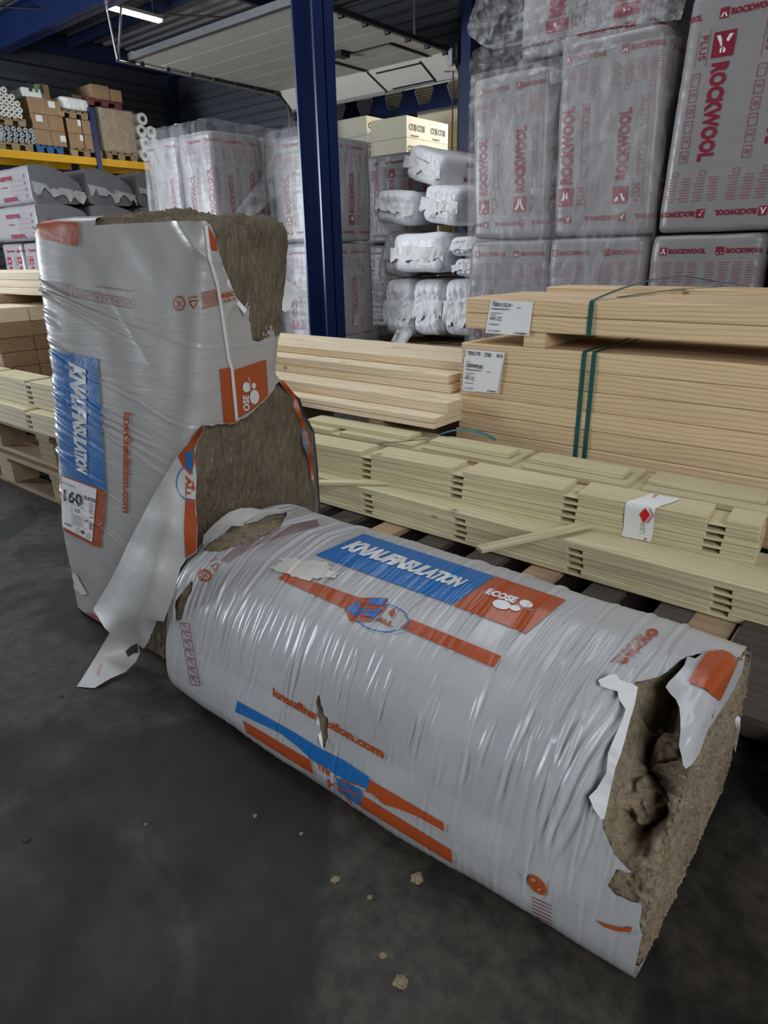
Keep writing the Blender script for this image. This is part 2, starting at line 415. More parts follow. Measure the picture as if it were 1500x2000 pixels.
class Print:
    """marks gathered in photo coordinates and laid on a real surface"""
    def __init__(s): s.P = []; s.F = []; s.m = []; s.g = []
    def raw(s, P, F, m=0):
        s.g += [(s.g[-1]+1 if s.g else 0)]*len(F)
        b = len(s.P); s.P += [tuple(p) for p in P]; s.F += [[i+b for i in f] for f in F]; s.m += [m]*len(F); return s
    def poly(s, pts, m=0, mx=4): return s.raw(*fill2d(pts, min(mx, 4)), m)
    def quad(s, q, m=0, n=(12, 12)):
        u, v = np.meshgrid(np.linspace(0, 1, n[0]), np.linspace(0, 1, n[1])); P = homog(q)(np.stack([u.ravel(), v.ravel()], 1))
        return s.raw(P, grid_faces(n[1], n[0], False), m)
    def text(s, t, q, m=0, bold=.02, shear=0.0, mx=.12, space=1.0):
        P, F, _ = text2d(t, bold, shear, mx, space); return s.raw(homog(q)(P), F, m)
    def line(s, pts, w, m=0, step=6):
        pts = np.array(pts, float); q = [pts[0]]
        for a, b in zip(pts[:-1], pts[1:]):
            n = max(1, int(np.linalg.norm(b-a)/step)); q += [a+(b-a)*(k+1)/n for k in range(n)]
        q = np.array(q); d = np.gradient(q, axis=0); d /= np.linalg.norm(d, axis=1)[:, None]+1e-9
        nn = np.stack([-d[:, 1], d[:, 0]], 1)*w/2
        return s.raw(np.vstack([q+nn, q-nn]), [[i, i+1, len(q)+i+1, len(q)+i] for i in range(len(q)-1)], m)
    def ellipse(s, c, a, b, m=0, n=20, mx=9):
        """a, b: half-axis vectors"""
        return s.poly([(c[0]+a[0]*math.cos(t)+b[0]*math.sin(t), c[1]+a[1]*math.cos(t)+b[1]*math.sin(t)) for t in np.linspace(0, 2*math.pi, n, endpoint=False)], m, mx)
    def ring(s, c, a, b, w, m=0, t0=0, t1=2*math.pi, n=48):
        return s.line([(c[0]+a[0]*math.cos(t)+b[0]*math.sin(t), c[1]+a[1]*math.cos(t)+b[1]*math.sin(t)) for t in np.linspace(t0, t1, n)], w, m)
    def lay(s, name, bvh, mats, parent, eps=.0012, split=False):
        eps += .0009
        o = Vector(CP); V = []; ok = []
        for x, y in s.P:
            d = Vector(ray(x, y)).normalized(); h = bvh.ray_cast(o, d)
            if h[0] is None: V.append((0, 0, 0)); ok.append(False)
            else:
                n = h[1]; n = n if n.dot(d) < 0 else -n
                V.append(tuple(h[0] + n*eps*.5 - d*eps)); ok.append(True)
        V = np.array(V); F = []; mi = []
        if split:
            r = []
            for gi in sorted(set(s.g)):
                fs = [(f, m) for f, m, g_ in zip(s.F, s.m, s.g) if g_ == gi and all(ok[i] for i in f)]
                if fs:
                    us = sorted({i for f, _ in fs for i in f}); mp = {u: k for k, u in enumerate(us)}
                    r.append(mesh_obj(name, V[us], [[mp[i] for i in f] for f, _ in fs], mats, parent, True, [m for _, m in fs]))
            return r
        for f, m in zip(s.F, s.m):
            if all(ok[i] for i in f):
                p = V[f]; e = max(np.linalg.norm(p[i]-p[i-1]) for i in range(len(f)))
                if e < .12: F.append(f); mi.append(m)
        return mesh_obj(name, V, F, mats, parent, True, mi)
def sheet_px(name, poly, depth, mat, parent, step=5, wob=.004, seed=0, freq=18, thick=0.0, power=3.0):
    """a loose sheet: outline in the photo, distance from depth=[(px,py,point)] real points it passes through"""
    P, F = fill2d(poly, step)
    # densify outline jitter
    D = np.array([[d[0], d[1]] for d in depth]); T = np.array([np.linalg.norm(np.array(d[2])-CP) for d in depth])
    tps = None
    if len(D) >= 5:     # smooth sheet through the points
        n = len(D); c = D.mean(0); sc_ = 100.0; E = (D-c)/sc_
        phi = lambda r2: np.where(r2 > 1e-12, r2*np.log(np.maximum(r2, 1e-12)), 0)
        K = phi(((E[:, None]-E[None])**2).sum(-1)) + .02*np.eye(n); Pm = np.column_stack([np.ones(n), E])
        sol = np.linalg.solve(np.block([[K, Pm], [Pm.T, np.zeros((3, 3))]]), np.append(T, np.zeros(3)))
        lo_, hi_ = T.min()-.02, T.max()+.02
        def tps(x, y):
            e = (np.array((x, y))-c)/sc_
            return float(np.clip(phi(((E-e)**2).sum(-1)) @ sol[:n] + sol[n:] @ np.append(1, e), lo_, hi_))
    V = []
    for x, y in P:
        w = 1/(np.hypot(D[:, 0]-x, D[:, 1]-y)+4)**power; t = (w*T).sum()/w.sum() if tps is None else tps(x, y)
        d = ray(x, y); d /= np.linalg.norm(d); V.append(CP+d*t)
    V = np.array(V)
    view = V-CP; view /= np.linalg.norm(view, axis=1)[:, None]
    nz = pn(V[:, 0]*freq+seed, V[:, 1]*freq, V[:, 2]*freq) + .5*pn(V[:, 0]*freq*2.3, V[:, 1]*freq*2.3+seed, V[:, 2]*freq*2.3)
    V += view*(wob*nz)[:, None]; V[:, 2] = np.maximum(V[:, 2], .002)
    return mesh_obj(name, V, F, mat, parent)
def over(bvh, pts, lift):
    """depth points a little in front of a surface"""
    r = []
    for x, y in pts:
        d = Vector(ray(x, y)).normalized(); h = bvh.ray_cast(Vector(CP), d)
        if h[0] is not None: r.append((x, y, tuple(h[0]-d*lift)))
    return r
# ============================================================ the building
def struct(o): o['kind'] = 'structure'; return o
def corrugated(name, mat, along, a0, a1, b0, b1, c, pitch, depth, plane):
    """trapezoid sheet; plane 'xy' at z=c (ribs run along x or y), 'yz' at x=c, 'xz' at y=c (ribs horizontal)"""
    prof = []; t = a0
    while t < a1:
        prof += [(t, 0), (t+pitch*.35, 0), (t+pitch*.5, depth), (t+pitch*.85, depth)]; t += pitch
    prof.append((a1, 0)); V = []
    for e in (b0, b1):
        for a, d in prof:
            V.append({'xy_x': (e, a, c+d), 'xy_y': (a, e, c+d), 'yz': (c-d, e, a), 'xz': (e, c+d, a)}[plane])
    n = len(prof); F = [[i, i+1, n+i+1, n+i] for i in range(n-1)]
    return struct(mesh_obj(name, V, F, mat, None, False))
struct(MB().box(-17, 9, -7, 24, -.12, 0).build('floor', M['floor']))
WLX, WBY, RZ = -15.0, 10.7, 5.15
corrugated('wall_left', M['clad'], 0, 0, RZ+.3, -7, WBY, WLX, .32, .05, 'yz')
OX0, OX1, OZ = -11.05, -6.95, 3.80
corrugated('wall_back', M['clad'], 0, 0, RZ+.3, WLX, OX0, WBY, .32, .05, 'xz')
corrugated('wall_back_right', M['clad'], 0, 0, RZ+.3, OX1, 9, WBY, .32, .05, 'xz')
corrugated('wall_back_over_door', M['clad'], 0, OZ+.1, RZ+.3, OX0, OX1, WBY, .32, .05, 'xz')
corrugated('wall_front_unseen', M['clad'], 0, 0, RZ+.3, -8.4, 2.2, -3.2, .32, .05, 'xz')  # unseen wall behind the camera, added to keep ambient light off front faces
corrugated('ceiling', M['roof'], 0, -7, WBY, WLX, 9, RZ, .25, .07, 'xy_x')
corrugated('ceiling_far_hall', M['roof2'], 0, WBY, 24, -17, 9, 5.3, .28, .09, 'xy_x')
struct(MB().box(-17, 9, 21.9, 22, 0, 5.4).build('wall_far_hall', M['clad']))
struct(MB().box(-15.0, -14.9, 10.9, 22, 0, 5.4).build('wall_far_hall_left', M['clad']))
struct(MB().box(-14.95, -14.75, WBY-.25, WBY-.03, 0, RZ).build('trim_corner_post', M['navy_dark']))
struct(MB().box(-14.9, OX0, WBY-.22, WBY-.03, RZ-.35, RZ-.05).build('trim_eaves_back', M['navy_dark']))
struct(MB().box(-14.95, -14.75, -7, WBY-.25, RZ-.30, RZ-.02).build('trim_eaves_left', M['navy_dark']))
def ibeam(mb, x0, x1, y, z0, z1, w, tf=.02, tw=.012):
    mb.box(x0, x1, y-w/2, y+w/2, z0, z0+tf); mb.box(x0, x1, y-w/2, y+w/2, z1-tf, z1); mb.box(x0, x1, y-tw/2, y+tw/2, z0, z1)
mb = MB(); ibeam(mb, -14.9, 8, 6.70, 4.58, 5.10, .24)
struct(mb.build('beam_roof_main', M['navy']))
for k, y in enumerate((4.2, 8.2, 9.6)):
    mb = MB(); ibeam(mb, -14.9, 8, y, 4.95, 5.13, .1, .012, .008); struct(mb.build('beam_purlin_%d' % (k+1), M['navy_dark']))
mb = MB()
mb.box(-9.8, -9.72, -6.5, 10.4, 4.80, 4.95); struct(mb.build('beam_purlin_cross', M['navy_dark']))
mb = MB(); mb.tube([(-14.7, 4.2, 4.9), (-9.9, 10.2, 4.9)], .015, 6); struct(mb.build('trim_wind_brace', M['black']))
# H-section column in front of the wrapped stacks
cx, cy, hw = -3.945, 4.06, .105
mb = MB()
mb.box(cx-hw, cx-hw+.016, cy-hw, cy+hw, 0, RZ); mb.box(cx+hw-.016, cx+hw, cy-hw, cy+hw, 0, RZ); mb.box(cx-hw, cx+hw, cy-.006, cy+.006, 0, RZ)
col = struct(mb.build('column', M['navy']))
mb = MB().box(cx-.17, cx+.17, cy-.17, cy+.17, 0, .02); b = mb.build('base_plate', M['navy'], col)
# ------------------------------------------------------------ overhead sectional door
DZ = 4.0
door = thing('overhead_door', 'pale sectional overhead door raised flat under the roof behind the blue column', 'garage door', (-9, 9, DZ))
y0, secs = 7.15, 6
sl = (10.25 - y0)/secs
for k in range(secs):
    mb = MB().box(OX0+.08, OX1-.08, y0+k*sl+.004, y0+(k+1)*sl-.004, DZ-.02, DZ+.025)
    mb.build('door_section', M['door'], door)
mb = MB(); a = (10.26, DZ); b2 = (10.62, DZ-.30)
P = [(OX0+.08, a[0], a[1]-.02), (OX1-.08, a[0], a[1]-.02), (OX1-.08, b2[0], b2[1]), (OX0+.08, b2[0], b2[1])]
mb.add(P + [(x, y+.02, z+.04) for x, y, z in P], [(0,1,2,3),(7,6,5,4),(0,4,5,1),(1,5,6,2),(2,6,7,3),(3,7,4,0)]); mb.build('door_section', M['door'], door)
MB().box(OX0+.05, OX1-.05, y0-.07, y0, DZ-.035, DZ+.06).build('edge_profile', M['steel'], door)
mb = MB(); mb.box(-8.75, -8.70, 9.25, 10.22, DZ-.045, DZ-.02); mb.box(-7.42, -7.38, 9.25, 10.22, DZ-.045, DZ-.02); mb.box(-8.75, -7.38, 9.23, 9.27, DZ-.035, DZ-.02)
def tilt(x, t, dz=-.025): return (x, a[0]+(b2[0]-a[0])*t, a[1]-.02+(b2[1]-a[1]+.02)*t+dz)
for u, v in (((-8.72, 0), (-8.55, 1)), ((-7.6, .05), (-7.5, .95)), ((-8.55, .12), (-7.6, .12)), ((-8.4, .88), (-7.5, .88)), ((-8.62, .97), (-7.1, .97))):
    mb.tube([tilt(*u), tilt(*v)], .012, 6)
mb.build('wicket_door_frame', M['black'], door)
MB().box(-8.30, -8.16, 9.0, 9.2, DZ-.10, DZ-.02).build('latch', M['black'], door)
for x in (OX0+.02, OX1-.02):
    mb = MB(); s = -1 if x < -9 else 1
    mb.box(x-.03, x+.03, 6.95, 10.2, DZ-.06, DZ+.0)
    mb.tube([(x, 10.2, DZ-.03), (x, 10.38, DZ-.07), (x, 10.5, DZ-.17), (x, 10.56, DZ-.34), (x, 10.57, 0)], .03, 8)
    for k in range(7): mb.tube([(x-s*.02, 7.3+k*.48, DZ-.05), (x-s*.10, 7.3+k*.48, DZ-.05)], .035, 8)
    mb.build('track', M['rail'], door)
mb = MB(); mb.tube([(-10.98, 6.86, DZ-.07), (-10.98, 7.15, DZ-.07), (-10.98, 10.2, DZ-.09)], .02, 6); mb.build('track_bracket', M['steel'], door)
mb = MB(); mb.tube([(-10.98, 6.88, DZ-.05), (-10.98, 6.80, 4.9)], .02, 6); mb.tube([(-10.98, 6.90, DZ-.05), (-10.98, 7.15, 5.0)], .02, 6)
mb.box(-11.0, -10.9, 7.12, 7.22, DZ-.03, DZ+.09)
mb.build('hanger', M['steel'], door)
mb = MB(); mb.tube([(-6.97, 9.3, DZ), (-6.97, 9.3, 5.1)], .022, 6); mb.build('hanger', M['steel'], door)
struct(MB().box(OX0, OX1+.3, 10.60, 10.68, OZ-.13, OZ+.0).build('beam_lintel_rail', M['steel']))
struct(MB().box(OX0-.05, OX1+.3, 10.58, 10.68, OZ+.0, OZ+.12).build('beam_lintel', M['navy']))
mb = MB().box(-6.86, -6.62, 10.30, 10.56, 0, RZ)
for z in np.arange(.6, 4.0, .62): mb.box(-6.80, -6.74, 10.29, 10.305, z, z+.42, 1)
struct(mb.build('column_door_jamb', [M['black'], M['steel']]))
mb = MB(); mb.tube([(-6.94, 10.28, .1), (-6.94, 10.28, 3.7), (-7.25, 10.5, 3.78)], .012, 6); 
tag(mb.build('pipe', plain('copper', (.22, .09, .05), .45, .4)), 'thin copper pipe running down beside the overhead door jamb', 'pipe')
mb = MB().box(-6.98, -6.80, 10.18, 10.30, 3.86, 4.06).box(-6.93, -6.86, 10.12, 10.18, 3.75, 3.98, 1)
tag(mb.build('door_operator', [M['black'], M['steel']]), 'dark motor unit of the overhead door at its right top corner', 'motor')
struct(MB().box(-6.55, -6.38, 9.9, 10.1, 0, RZ).build('column_blue_back', M['navy']))
# castellated beam of the next hall
mb = MB(); bx0, bx1, by, bz0, bz1 = -14.8, -5.0, 13.0, 3.78, 4.55
mb.box(bx0, bx1, by-.11, by+.11, bz0, bz0+.03); mb.box(bx0, bx1, by-.11, by+.11, bz1-.03, bz1)
zm = (bz0+bz1)/2; n = 12; pw = (bx1-bx0)/n
for k in range(n):
    x = bx0 + k*pw; w = pw
    hexa = [(x+w*.20, zm), (x+w*.34, bz0+.15), (x+w*.66, bz0+.15), (x+w*.80, zm), (x+w*.66, bz1-.15), (x+w*.34, bz1-.15)]
    mb.prism_xz([(x, bz0), (x+w, bz0), (x+w, zm), hexa[3], hexa[2], hexa[1], hexa[0], (x, zm)], by-.01, by+.01)
    mb.prism_xz([(x, zm), hexa[0], hexa[5], hexa[4], hexa[3], (x+w, zm), (x+w, bz1), (x, bz1)], by-.01, by+.01)
struct(mb.build('beam_castellated', M['navy']))
mb = MB(); ibeam(mb, -14.8, -4, 19.0, 3.6, 4.4, .22); struct(mb.build('beam_far', M['navy']))
# lamps
def lamp(name, x, y0, y1, z, label, power):
    t = thing(name, label, 'lamp', (x, (y0+y1)/2, z), 'fluorescent tube lamps')
    MB().box(x-.075, x+.075, y0, y1, z, z+.05).build('housing', M['steel'], t)
    MB().box(x-.055, x+.055, y0+.03, y1-.03, z-.035, z).build('diffuser', M['tube'], t)
    for yy in (y0+.15, y1-.15): MB().box(x-.008, x+.008, yy-.008, yy+.008, z+.05, (RZ if y0 < 10 else 5.3)).build('suspension_rod', M['steel'], t)
    if power:
        l = bpy.data.lights.new('lamp_light', 'AREA'); l.shape = 'RECTANGLE'; l.size = .12; l.size_y = y1-y0; l.energy = power; l.color = (.96, 1, .93)
        o = bpy.data.objects.new('lamp_light', l); COL.objects.link(o); o.parent = t; o.location = (0, 0, -.05)
    return t
lamp('tube_lamp', -11.28, 7.0, 8.0, 4.735, 'lit fluorescent tube lamp hanging beside the blue roof beam', 60)
lamp('tube_lamp', -9.55, 14.4, 15.6, 4.62, 'lit fluorescent tube lamp beyond the open doorway, above the honeycomb beam', 60)
# ============================================================ the two torn insulation packs
def section_grid(loops, ts, n, sig):
    """loops: list of (t, [(a,b)...]) -> array len(ts) x n x 2"""
    L_ = [loop_resample(p, n, sig) for _, p in loops]; tt = np.array([t for t, _ in loops]); out = []
    for t in ts:
        k = int(np.clip(np.searchsorted(tt, t)-1, 0, len(tt)-2)); f = np.clip((t-tt[k])/(tt[k+1]-tt[k]), 0, 1)
        out.append(L_[k]*(1-f)+L_[k+1]*f)
    return np.array(out)
def facing(V, nr): return ((V - CP) * nr).sum(-1) < 0.0
# ------------------------------------------------------------ lying pack
LX0, LX1 = -1.375, -.150
NQ = 440
secA = [(.80,.004),(.750,.012),(.735,.044),(.741,.11),(.760,.18),(.788,.255),(.838,.325),(.92,.375),(1.04,.402),(1.16,.392),(1.235,.35),(1.27,.28),(1.28,.15),(1.265,.03),(1.22,.004),(1.0,.003)]
def lying(ts, shrink=0.0, bulge=.008):
    S = section_grid([(0, secA), (1, secA)], ts, NQ, 5); c = np.array([1.03, .19]); V = []
    for t, s in zip(ts, S):
        tc = min(max(t, 0), 1); k = 1 + bulge*math.sin(math.pi*tc); X = LX0 + (LX1-LX0)*t
        e = max(0., (.05-tc)/.05); k *= 1 - .10*e*e
        if t < 0:
            u = min(1., -t/.15); k *= math.sqrt(max(0., 1-u**1.6)); X = LX0 - .035*(1-(1-u)**2.5)
        if t > 1:
            u = min(1., (t-1)/.15); k *= max(0., 1-u) if u > .12 else 1-u; X = LX1 - .014 + .016*min(1, u/.12)**.5
        if t > 1: c = np.array([1.15, .10])
        q = c + (s-c)*k
        d = q - c; q = q - shrink*d/np.maximum(np.linalg.norm(d, axis=1), 1e-6)[:, None]*(1 if t <= 1 else 1-u)
        q[:, 1] = np.maximum(q[:, 1] + (.0 if t >= 0 else 0), .003); q[:, 0] -= .017*math.sin(math.pi*tc)*np.clip((.16-q[:, 1])/.1, 0, 1)*np.clip((.95-q[:, 0])/.1, 0, 1); V.append(np.column_stack([np.full(len(q), X), q]))
    return np.array(V)
ts = np.concatenate([np.linspace(-.149, -.002, 34), np.linspace(0, 1, 500)])
V = lying(ts); nr = outward(V, grid_normals(V))
q = np.cumsum(np.concatenate([[0], np.linalg.norm(np.diff(V[150], axis=0), axis=1)]))[None, :] + 0*V[..., 0]
X, Y, Z = V[..., 0], V[..., 1], V[..., 2]
act = np.clip(.5 + 1.2*pn(X*3.1+4, q*2.2, 1.7), .12, 1.2)
Xw = X + .012*pn(X*6, q*5, 3.)
h = .0008*act*ridge(pn(Xw*41, q*2.6, 9.1), 4) + .0007*act*pn(Xw*70, q*4, 2.2) + .008*pn(X*4.0, q*4.0, 8.) + .0006*pn(X*130, q*16, 3.3)
def folds(h, A, B, items):
    """drawn-tight creases: item = (a0, b centre, b half length, height, width, slant, seed)"""
    for a0, bc, bh, amp, w, sl_, sd_ in items:
        m = (np.abs(B-bc) < bh) & (np.abs(A-a0-sl_*(B-bc)) < .012+6*w)
        if m.any():
            b_ = B[m]; t = 1 - ((b_-bc)/bh)**2; dd = (A[m] - a0 - sl_*(b_-bc) - .007*pn(b_*7, sd_*3.1, 2.))/w
            h[m] += amp*t**.7*(np.exp(-dd**2) - .55*np.exp(-((dd-2.1)/1.3)**2))
    return h
rg = np.random.RandomState(5); it = []
for k in range(24): it.append((rg.uniform(LX0+.06, LX1-.02), rg.uniform(.40, .74), rg.uniform(.14, .36), rg.uniform(.0016, .0048), rg.uniform(.0026, .0048), rg.uniform(-.05, .05), k))
for k in range(60): it.append((rg.uniform(LX0+.04, LX1-.02), rg.uniform(.28, .60), rg.uniform(.06, .16), rg.uniform(.0006, .0017), rg.uniform(.0022, .0036), rg.uniform(-.08, .08), k+50))
for k in range(150): it.append((rg.uniform(LX0+.03, LX1-.03), rg.uniform(.12, .34), rg.uniform(.04, .12), rg.uniform(.0007, .0022), rg.uniform(.0024, .0040), rg.uniform(-.07, .07), k+150))
h = folds(h, X, q, it)
it = [(LX1-.12-.022*k, .36+.01*k, .24, .007-.0009*k, .007, .20-.03*k, 400+k) for k in range(5)]
h = folds(h, X, q, it)
side = np.clip((.30-Z)/.2, 0, 1) * np.clip((1.0-Y)/.1, 0, 1)
h += side*.003*pn(X*9, Z*9, 4.)
# pleats drawn into the closed end
capm = np.clip((-ts/.149), 0, 1)[:, None]
h += capm*.008*pn(q*26, capm*2.0, 1.)
h[Z < .02] *= .2
Vf = V + nr*h[..., None]; Vf[..., 2] = np.maximum(Vf[..., 2], .002)
pack = thing('insulation_pack', 'torn white insulation pack lying on the concrete floor, brown wool spilling from its open end', 'insulation pack', (-.78, 1.02, 0), None)
FV = Vf.reshape(-1, 3); FF = grid_faces(len(ts), NQ); fm = facing(Vf, nr).ravel(); px = project(FV)
px = px + np.stack([pn(FV[:, 0]*60, FV[:, 1]*60, FV[:, 2]*60), pn(FV[:, 0]*60+9, FV[:, 1]*60, FV[:, 2]*60)], 1)*3.0
H_end = [(1342,1282),(1322,1293),(1300,1315),(1285,1322),(1262,1328),(1240,1333),(1238,1345),(1234,1374),(1222,1406),(1212,1436),(1204,1470),(1194,1495),(1186,1534),(1178,1574),(1176,1610),(1186,1638),(1200,1670),(1220,1690),(1239,1708),(1205,1696),(1186,1730),(1200,1746),(1232,1762),(1252,1766),(1253,1785),(1248,1800),(1252,1822),(1264,1838),(1300,1830),(1480,1600),(1520,1250),(1459,1262),(1452,1285),(1420,1276),(1380,1274)]
H_top = [(394,1076),(408,1060),(432,1044),(448,1028),(470,1020),(492,1022),(520,1008),(562,1000),(548,1028),(524,1044),(500,1056),(460,1068),(432,1078)]
H_left = [(376,1134),(360,1152),(344,1176),(345,1212),(354,1210),(360,1184),(376,1152)]
H_mid = [(620,1350),(627,1371),(633,1393),(640,1402),(639,1440),(632,1468),(630,1443),(621,1405),(618,1373)]
H_nick = [(606,1080),(624,1074),(640,1080),(626,1090)]
sd = np.full(len(FV), 1e3)
for H in (H_end, H_top, H_left, H_mid): sd = np.minimum(sd, np.where(fm, poly_sd(px, H), 1e3))
cv, cf = clip_mesh(FV, FF, sd)
l_film = mesh_obj('wrapper', cv, cf, M['film'], pack)
# wool inside
tw = np.concatenate([np.linspace(-.14, .78, 70), np.linspace(.785, 1, 95), 1+np.linspace(.004, .15, 85)])
Vw = lying(tw, .014); n2 = outward(Vw, grid_normals(Vw)); capr = (tw > 1.02)
n2[capr] = np.array([1., 0, 0])
sm = BVHTree.FromPolygons([Vector(v) for v in Vw.reshape(-1, 3)], grid_faces(len(tw), NQ).tolist())
pw = project(Vw.reshape(-1, 3)); fw = facing(Vw, n2).ravel()
H_hol = [(1236,1345),(1290,1312),(1340,1285),(1352,1400),(1366,1490),(1376,1525),(1345,1575),(1300,1645),(1262,1690),(1215,1690),(1178,1600),(1205,1470)]
s = np.where(fw, -poly_sd(pw, H_hol), -99).reshape(Vw.shape[:2])
X, Y, Z = Vw[..., 0], Vw[..., 1], Vw[..., 2]
f = np.clip(s/38, 0, 1); f = f*f*(3-2*f)
right = np.clip((X+.45)/.12, 0, 1)
chunk = fbm(X*13, Y*13, Z*13, 4)
h = np.minimum(-.040*f + f*(.040*chunk + .016*fbm(X*34, Y*34, Z*34, 3) - .05*ridge(pn(X*9+3, Y*9, Z*9), 4)), .002) + right*(.004*fbm(X*40, Y*40, Z*40, 3) + .0045*pn(X*150, Y*150, Z*150)+.003*pn(X*310, Y*310, Z*310))
h += (1-right)*.003*fbm(X*50, Y*50, Z*50, 3)
Vw2 = Vw + n2*h[..., None]; Vw2[..., 2] = np.maximum(Vw2[..., 2], .0015)
l_wool = mesh_obj('wool_core', Vw2.reshape(-1, 3), grid_faces(len(tw), NQ), M['wool2'], pack); l_wool['label'] = 'brown mineral wool core'
bl = bvh_of(l_film)
# loose pieces of wrapper
fl = [(1343,1282),(1358,1286),(1378,1272),(1410,1270),(1440,1270),(1456,1272),(1453,1300),(1447,1318),(1436,1342),(1422,1366),(1404,1392),(1392,1412),(1382,1426),(1374,1450),(1366,1472),(1352,1492),(1340,1502),(1334,1494),(1332,1480),(1326,1456),(1329,1430),(1329,1402),(1327,1382),(1320,1366),(1310,1356),(1300,1342),(1306,1332),(1322,1316),(1336,1300)]
dp = over(sm, [(1345,1300),(1380,1285),(1430,1290),(1440,1320),(1400,1340),(1350,1350),(1410,1380),(1340,1400),(1370,1410),(1350,1440),(1340,1480),(1365,1460),(1310,1340)] + fl, .027)
l_flap = sheet_px('torn_flap', fl, dp, M['film'], pack, 5, .0022, 2, 16, power=2.2)
bflap = bvh_of(l_flap)
pr = Print(); pr.poly([(1388,1263+6),(1400,1266),(1428,1277),(1439,1292),(1432,1312),(1405,1369),(1392,1360),(1376,1345),(1344,1332),(1360,1305),(1378,1278)], 0, 6)
pr.lay('orange_patch', bflap, [M['orange']], pack, .0022)
edge = [(1236,1336),(1246,1342),(1240,1375),(1230,1408),(1222,1440),(1212,1474),(1202,1500),(1194,1536),(1186,1574),(1180,1600),(1174,1600),(1160,1580),(1150,1556),(1166,1540),(1184,1510),(1188,1470),(1200,1440),(1214,1410),(1222,1385),(1210,1368),(1206,1350),(1190,1346),(1174,1340),(1168,1328),(1190,1318),(1202,1316),(1212,1328)]
dp = over(bl, [(1150,1556),(1170,1500),(1180,1460),(1200,1400),(1168,1328),(1190,1330),(1160,1580)], .012) + over(sm, [(1240,1375),(1222,1440),(1202,1500),(1186,1574),(1244,1345)], .028)
sheet_px('torn_flap', edge, dp, M['film_in'], pack, 5, .005, 5, 30, power=2.0)
fl = [(394,1072),(398,1045),(408,1034),(420,1022),(434,1010),(448,1000),(472,992),(494,992),(512,996),(540,994),(562,998),(540,1004),(520,1008),(498,1016),(476,1027),(452,1028),(440,1040),(428,1052),(412,1062)]
dp = over(sm, [(400,1066),(430,1046),(470,1026),(520,1008),(555,1001)], .014) + [(448,1000,tuple(aty(448,1000,.95))),(480,993,tuple(aty(480,993,1.0))),(410,1030,tuple(aty(410,1030,.88)))]
sheet_px('torn_flap', fl, dp, M['film_in'], pack, 5, .003, 8, 25)
fl = [(618,1405),(622,1400),(629,1440),(632,1466),(626,1455),(620,1432)]
sheet_px('torn_flap', fl, over(bl, [(612,1400),(614,1430),(645,1440),(648,1420)], .003), M['film_in'], pack, 3, .002, 3)
fl = [(1436,1396),(1446,1402),(1446,1420),(1440,1452),(1436,1470),(1432,1440),(1434,1415)]
sheet_px('torn_flap', fl, [(x, y, tuple(atx(x, y, -.15))) for x, y in ((1436,1396),(1440,1470))], M['film_in'], pack, 4, .003, 4)
# --- printing
BLU, ORA, WHT, GLU = 0, 1, 2, 3
mats = [M['blue'], M['orange'], M['print_white'], M['glue']]
pr = Print(); pr.quad([(616,1084),(882,1181),(966,1126),(710,1043)], BLU, (130, 34)); pr.lay('brand_panel', bl, mats, pack)
pr = Print(); pr.text('KNAUFINSULATION', [(664,1072),(893,1150),(917,1134),(696,1055)], 0, .06, .25, .1, .92); pr.lay('brand_lettering', bl, [M['print_white']], pack, .0026)
pr = Print(); pr.quad([(885,1183),(1027,1237),(1105,1172),(968,1126)], ORA, (72, 34)); pr.lay('brand_panel', bl, mats, pack)
pr = Print(); pr.text('ECOSE', [(946,1160),(1004,1180),(1014,1169),(957,1150)], 0, .06); pr.ellipse((980,1182), (17, 5), (-5, 8), 0); pr.ellipse((1027,1180), (12, 4), (-4, 6)); pr.ellipse((1006,1189), (10, 3), (-3, 5))
pr.text('TECHNOLOGY', [(1008,1184),(1042,1195),(1044,1192),(1010,1181)], 0, .0); pr.lay('brand_lettering', bl, [M['print_white']], pack, .0026)
pr = Print(); pr.quad([(544,1130),(676,1190),(700,1167),(561,1118)], ORA, (60, 8)); pr.quad([(782,1226),(964,1304),(980,1282),(803,1210)], ORA, (84, 8))
pr.poly([(674,1192),(698,1168),(758,1168),(755,1188),(726,1213),(685,1214)], ORA)
pr.text('ALL', [(732,1212),(766,1225),(771,1216),(740,1204)], ORA, .05); pr.text('4', [(755,1203),(769,1206),(774,1190),(764,1188)], ORA, .05)
pr.lay('product_marking', bl, mats, pack, .0016, True)
pr = Print(); pr.poly([(676,1190),(701,1173),(712,1190),(746,1190),(730,1210),(700,1197),(698,1207)], BLU); pr.poly([(722,1170),(754,1169),(752,1184),(718,1182)], BLU)
pr.ring((747,1207), (50, 0), (10, 28), 2.2, BLU, .55, 3.35); pr.ring((747,1207), (50, 0), (10, 28), 2.2, BLU, -1.9, .6)
pr.lay('product_marking', bl, mats, pack, .0026, True)
pr = Print()
for k in range(5): pr.line([(706+k*8, 1174+k*1), (700+k*8, 1190+k*2)], 1.6, 0)
for k in range(4): pr.line([(694, 1180+k*7), (728, 1178+k*9)], 1.3, 0)
pr.lay('product_marking', bl, [M['orange']], pack, .0036, False)
pr = Print(); gl = []
for k in range(44):
    t = 2*math.pi*k/44; r = 1 + .14*math.sin(5*t) + .10*math.sin(13*t+1) + .06*math.sin(23*t)
    gl.append((590+60*r*math.cos(t)+6, 1112+19*r*math.sin(t)+.22*62*math.cos(t)*r*.5))
pr.poly(gl, GLU, 7); pr.lay('torn_sticker', bl, mats, pack, .003)
pr = Print(); pr.text('knaufinsulation.com', [(534,1360),(750,1483),(752,1464),(534,1342)], 0, .045); pr.lay('web_lettering', bl, [M['orange']], pack, .0014)
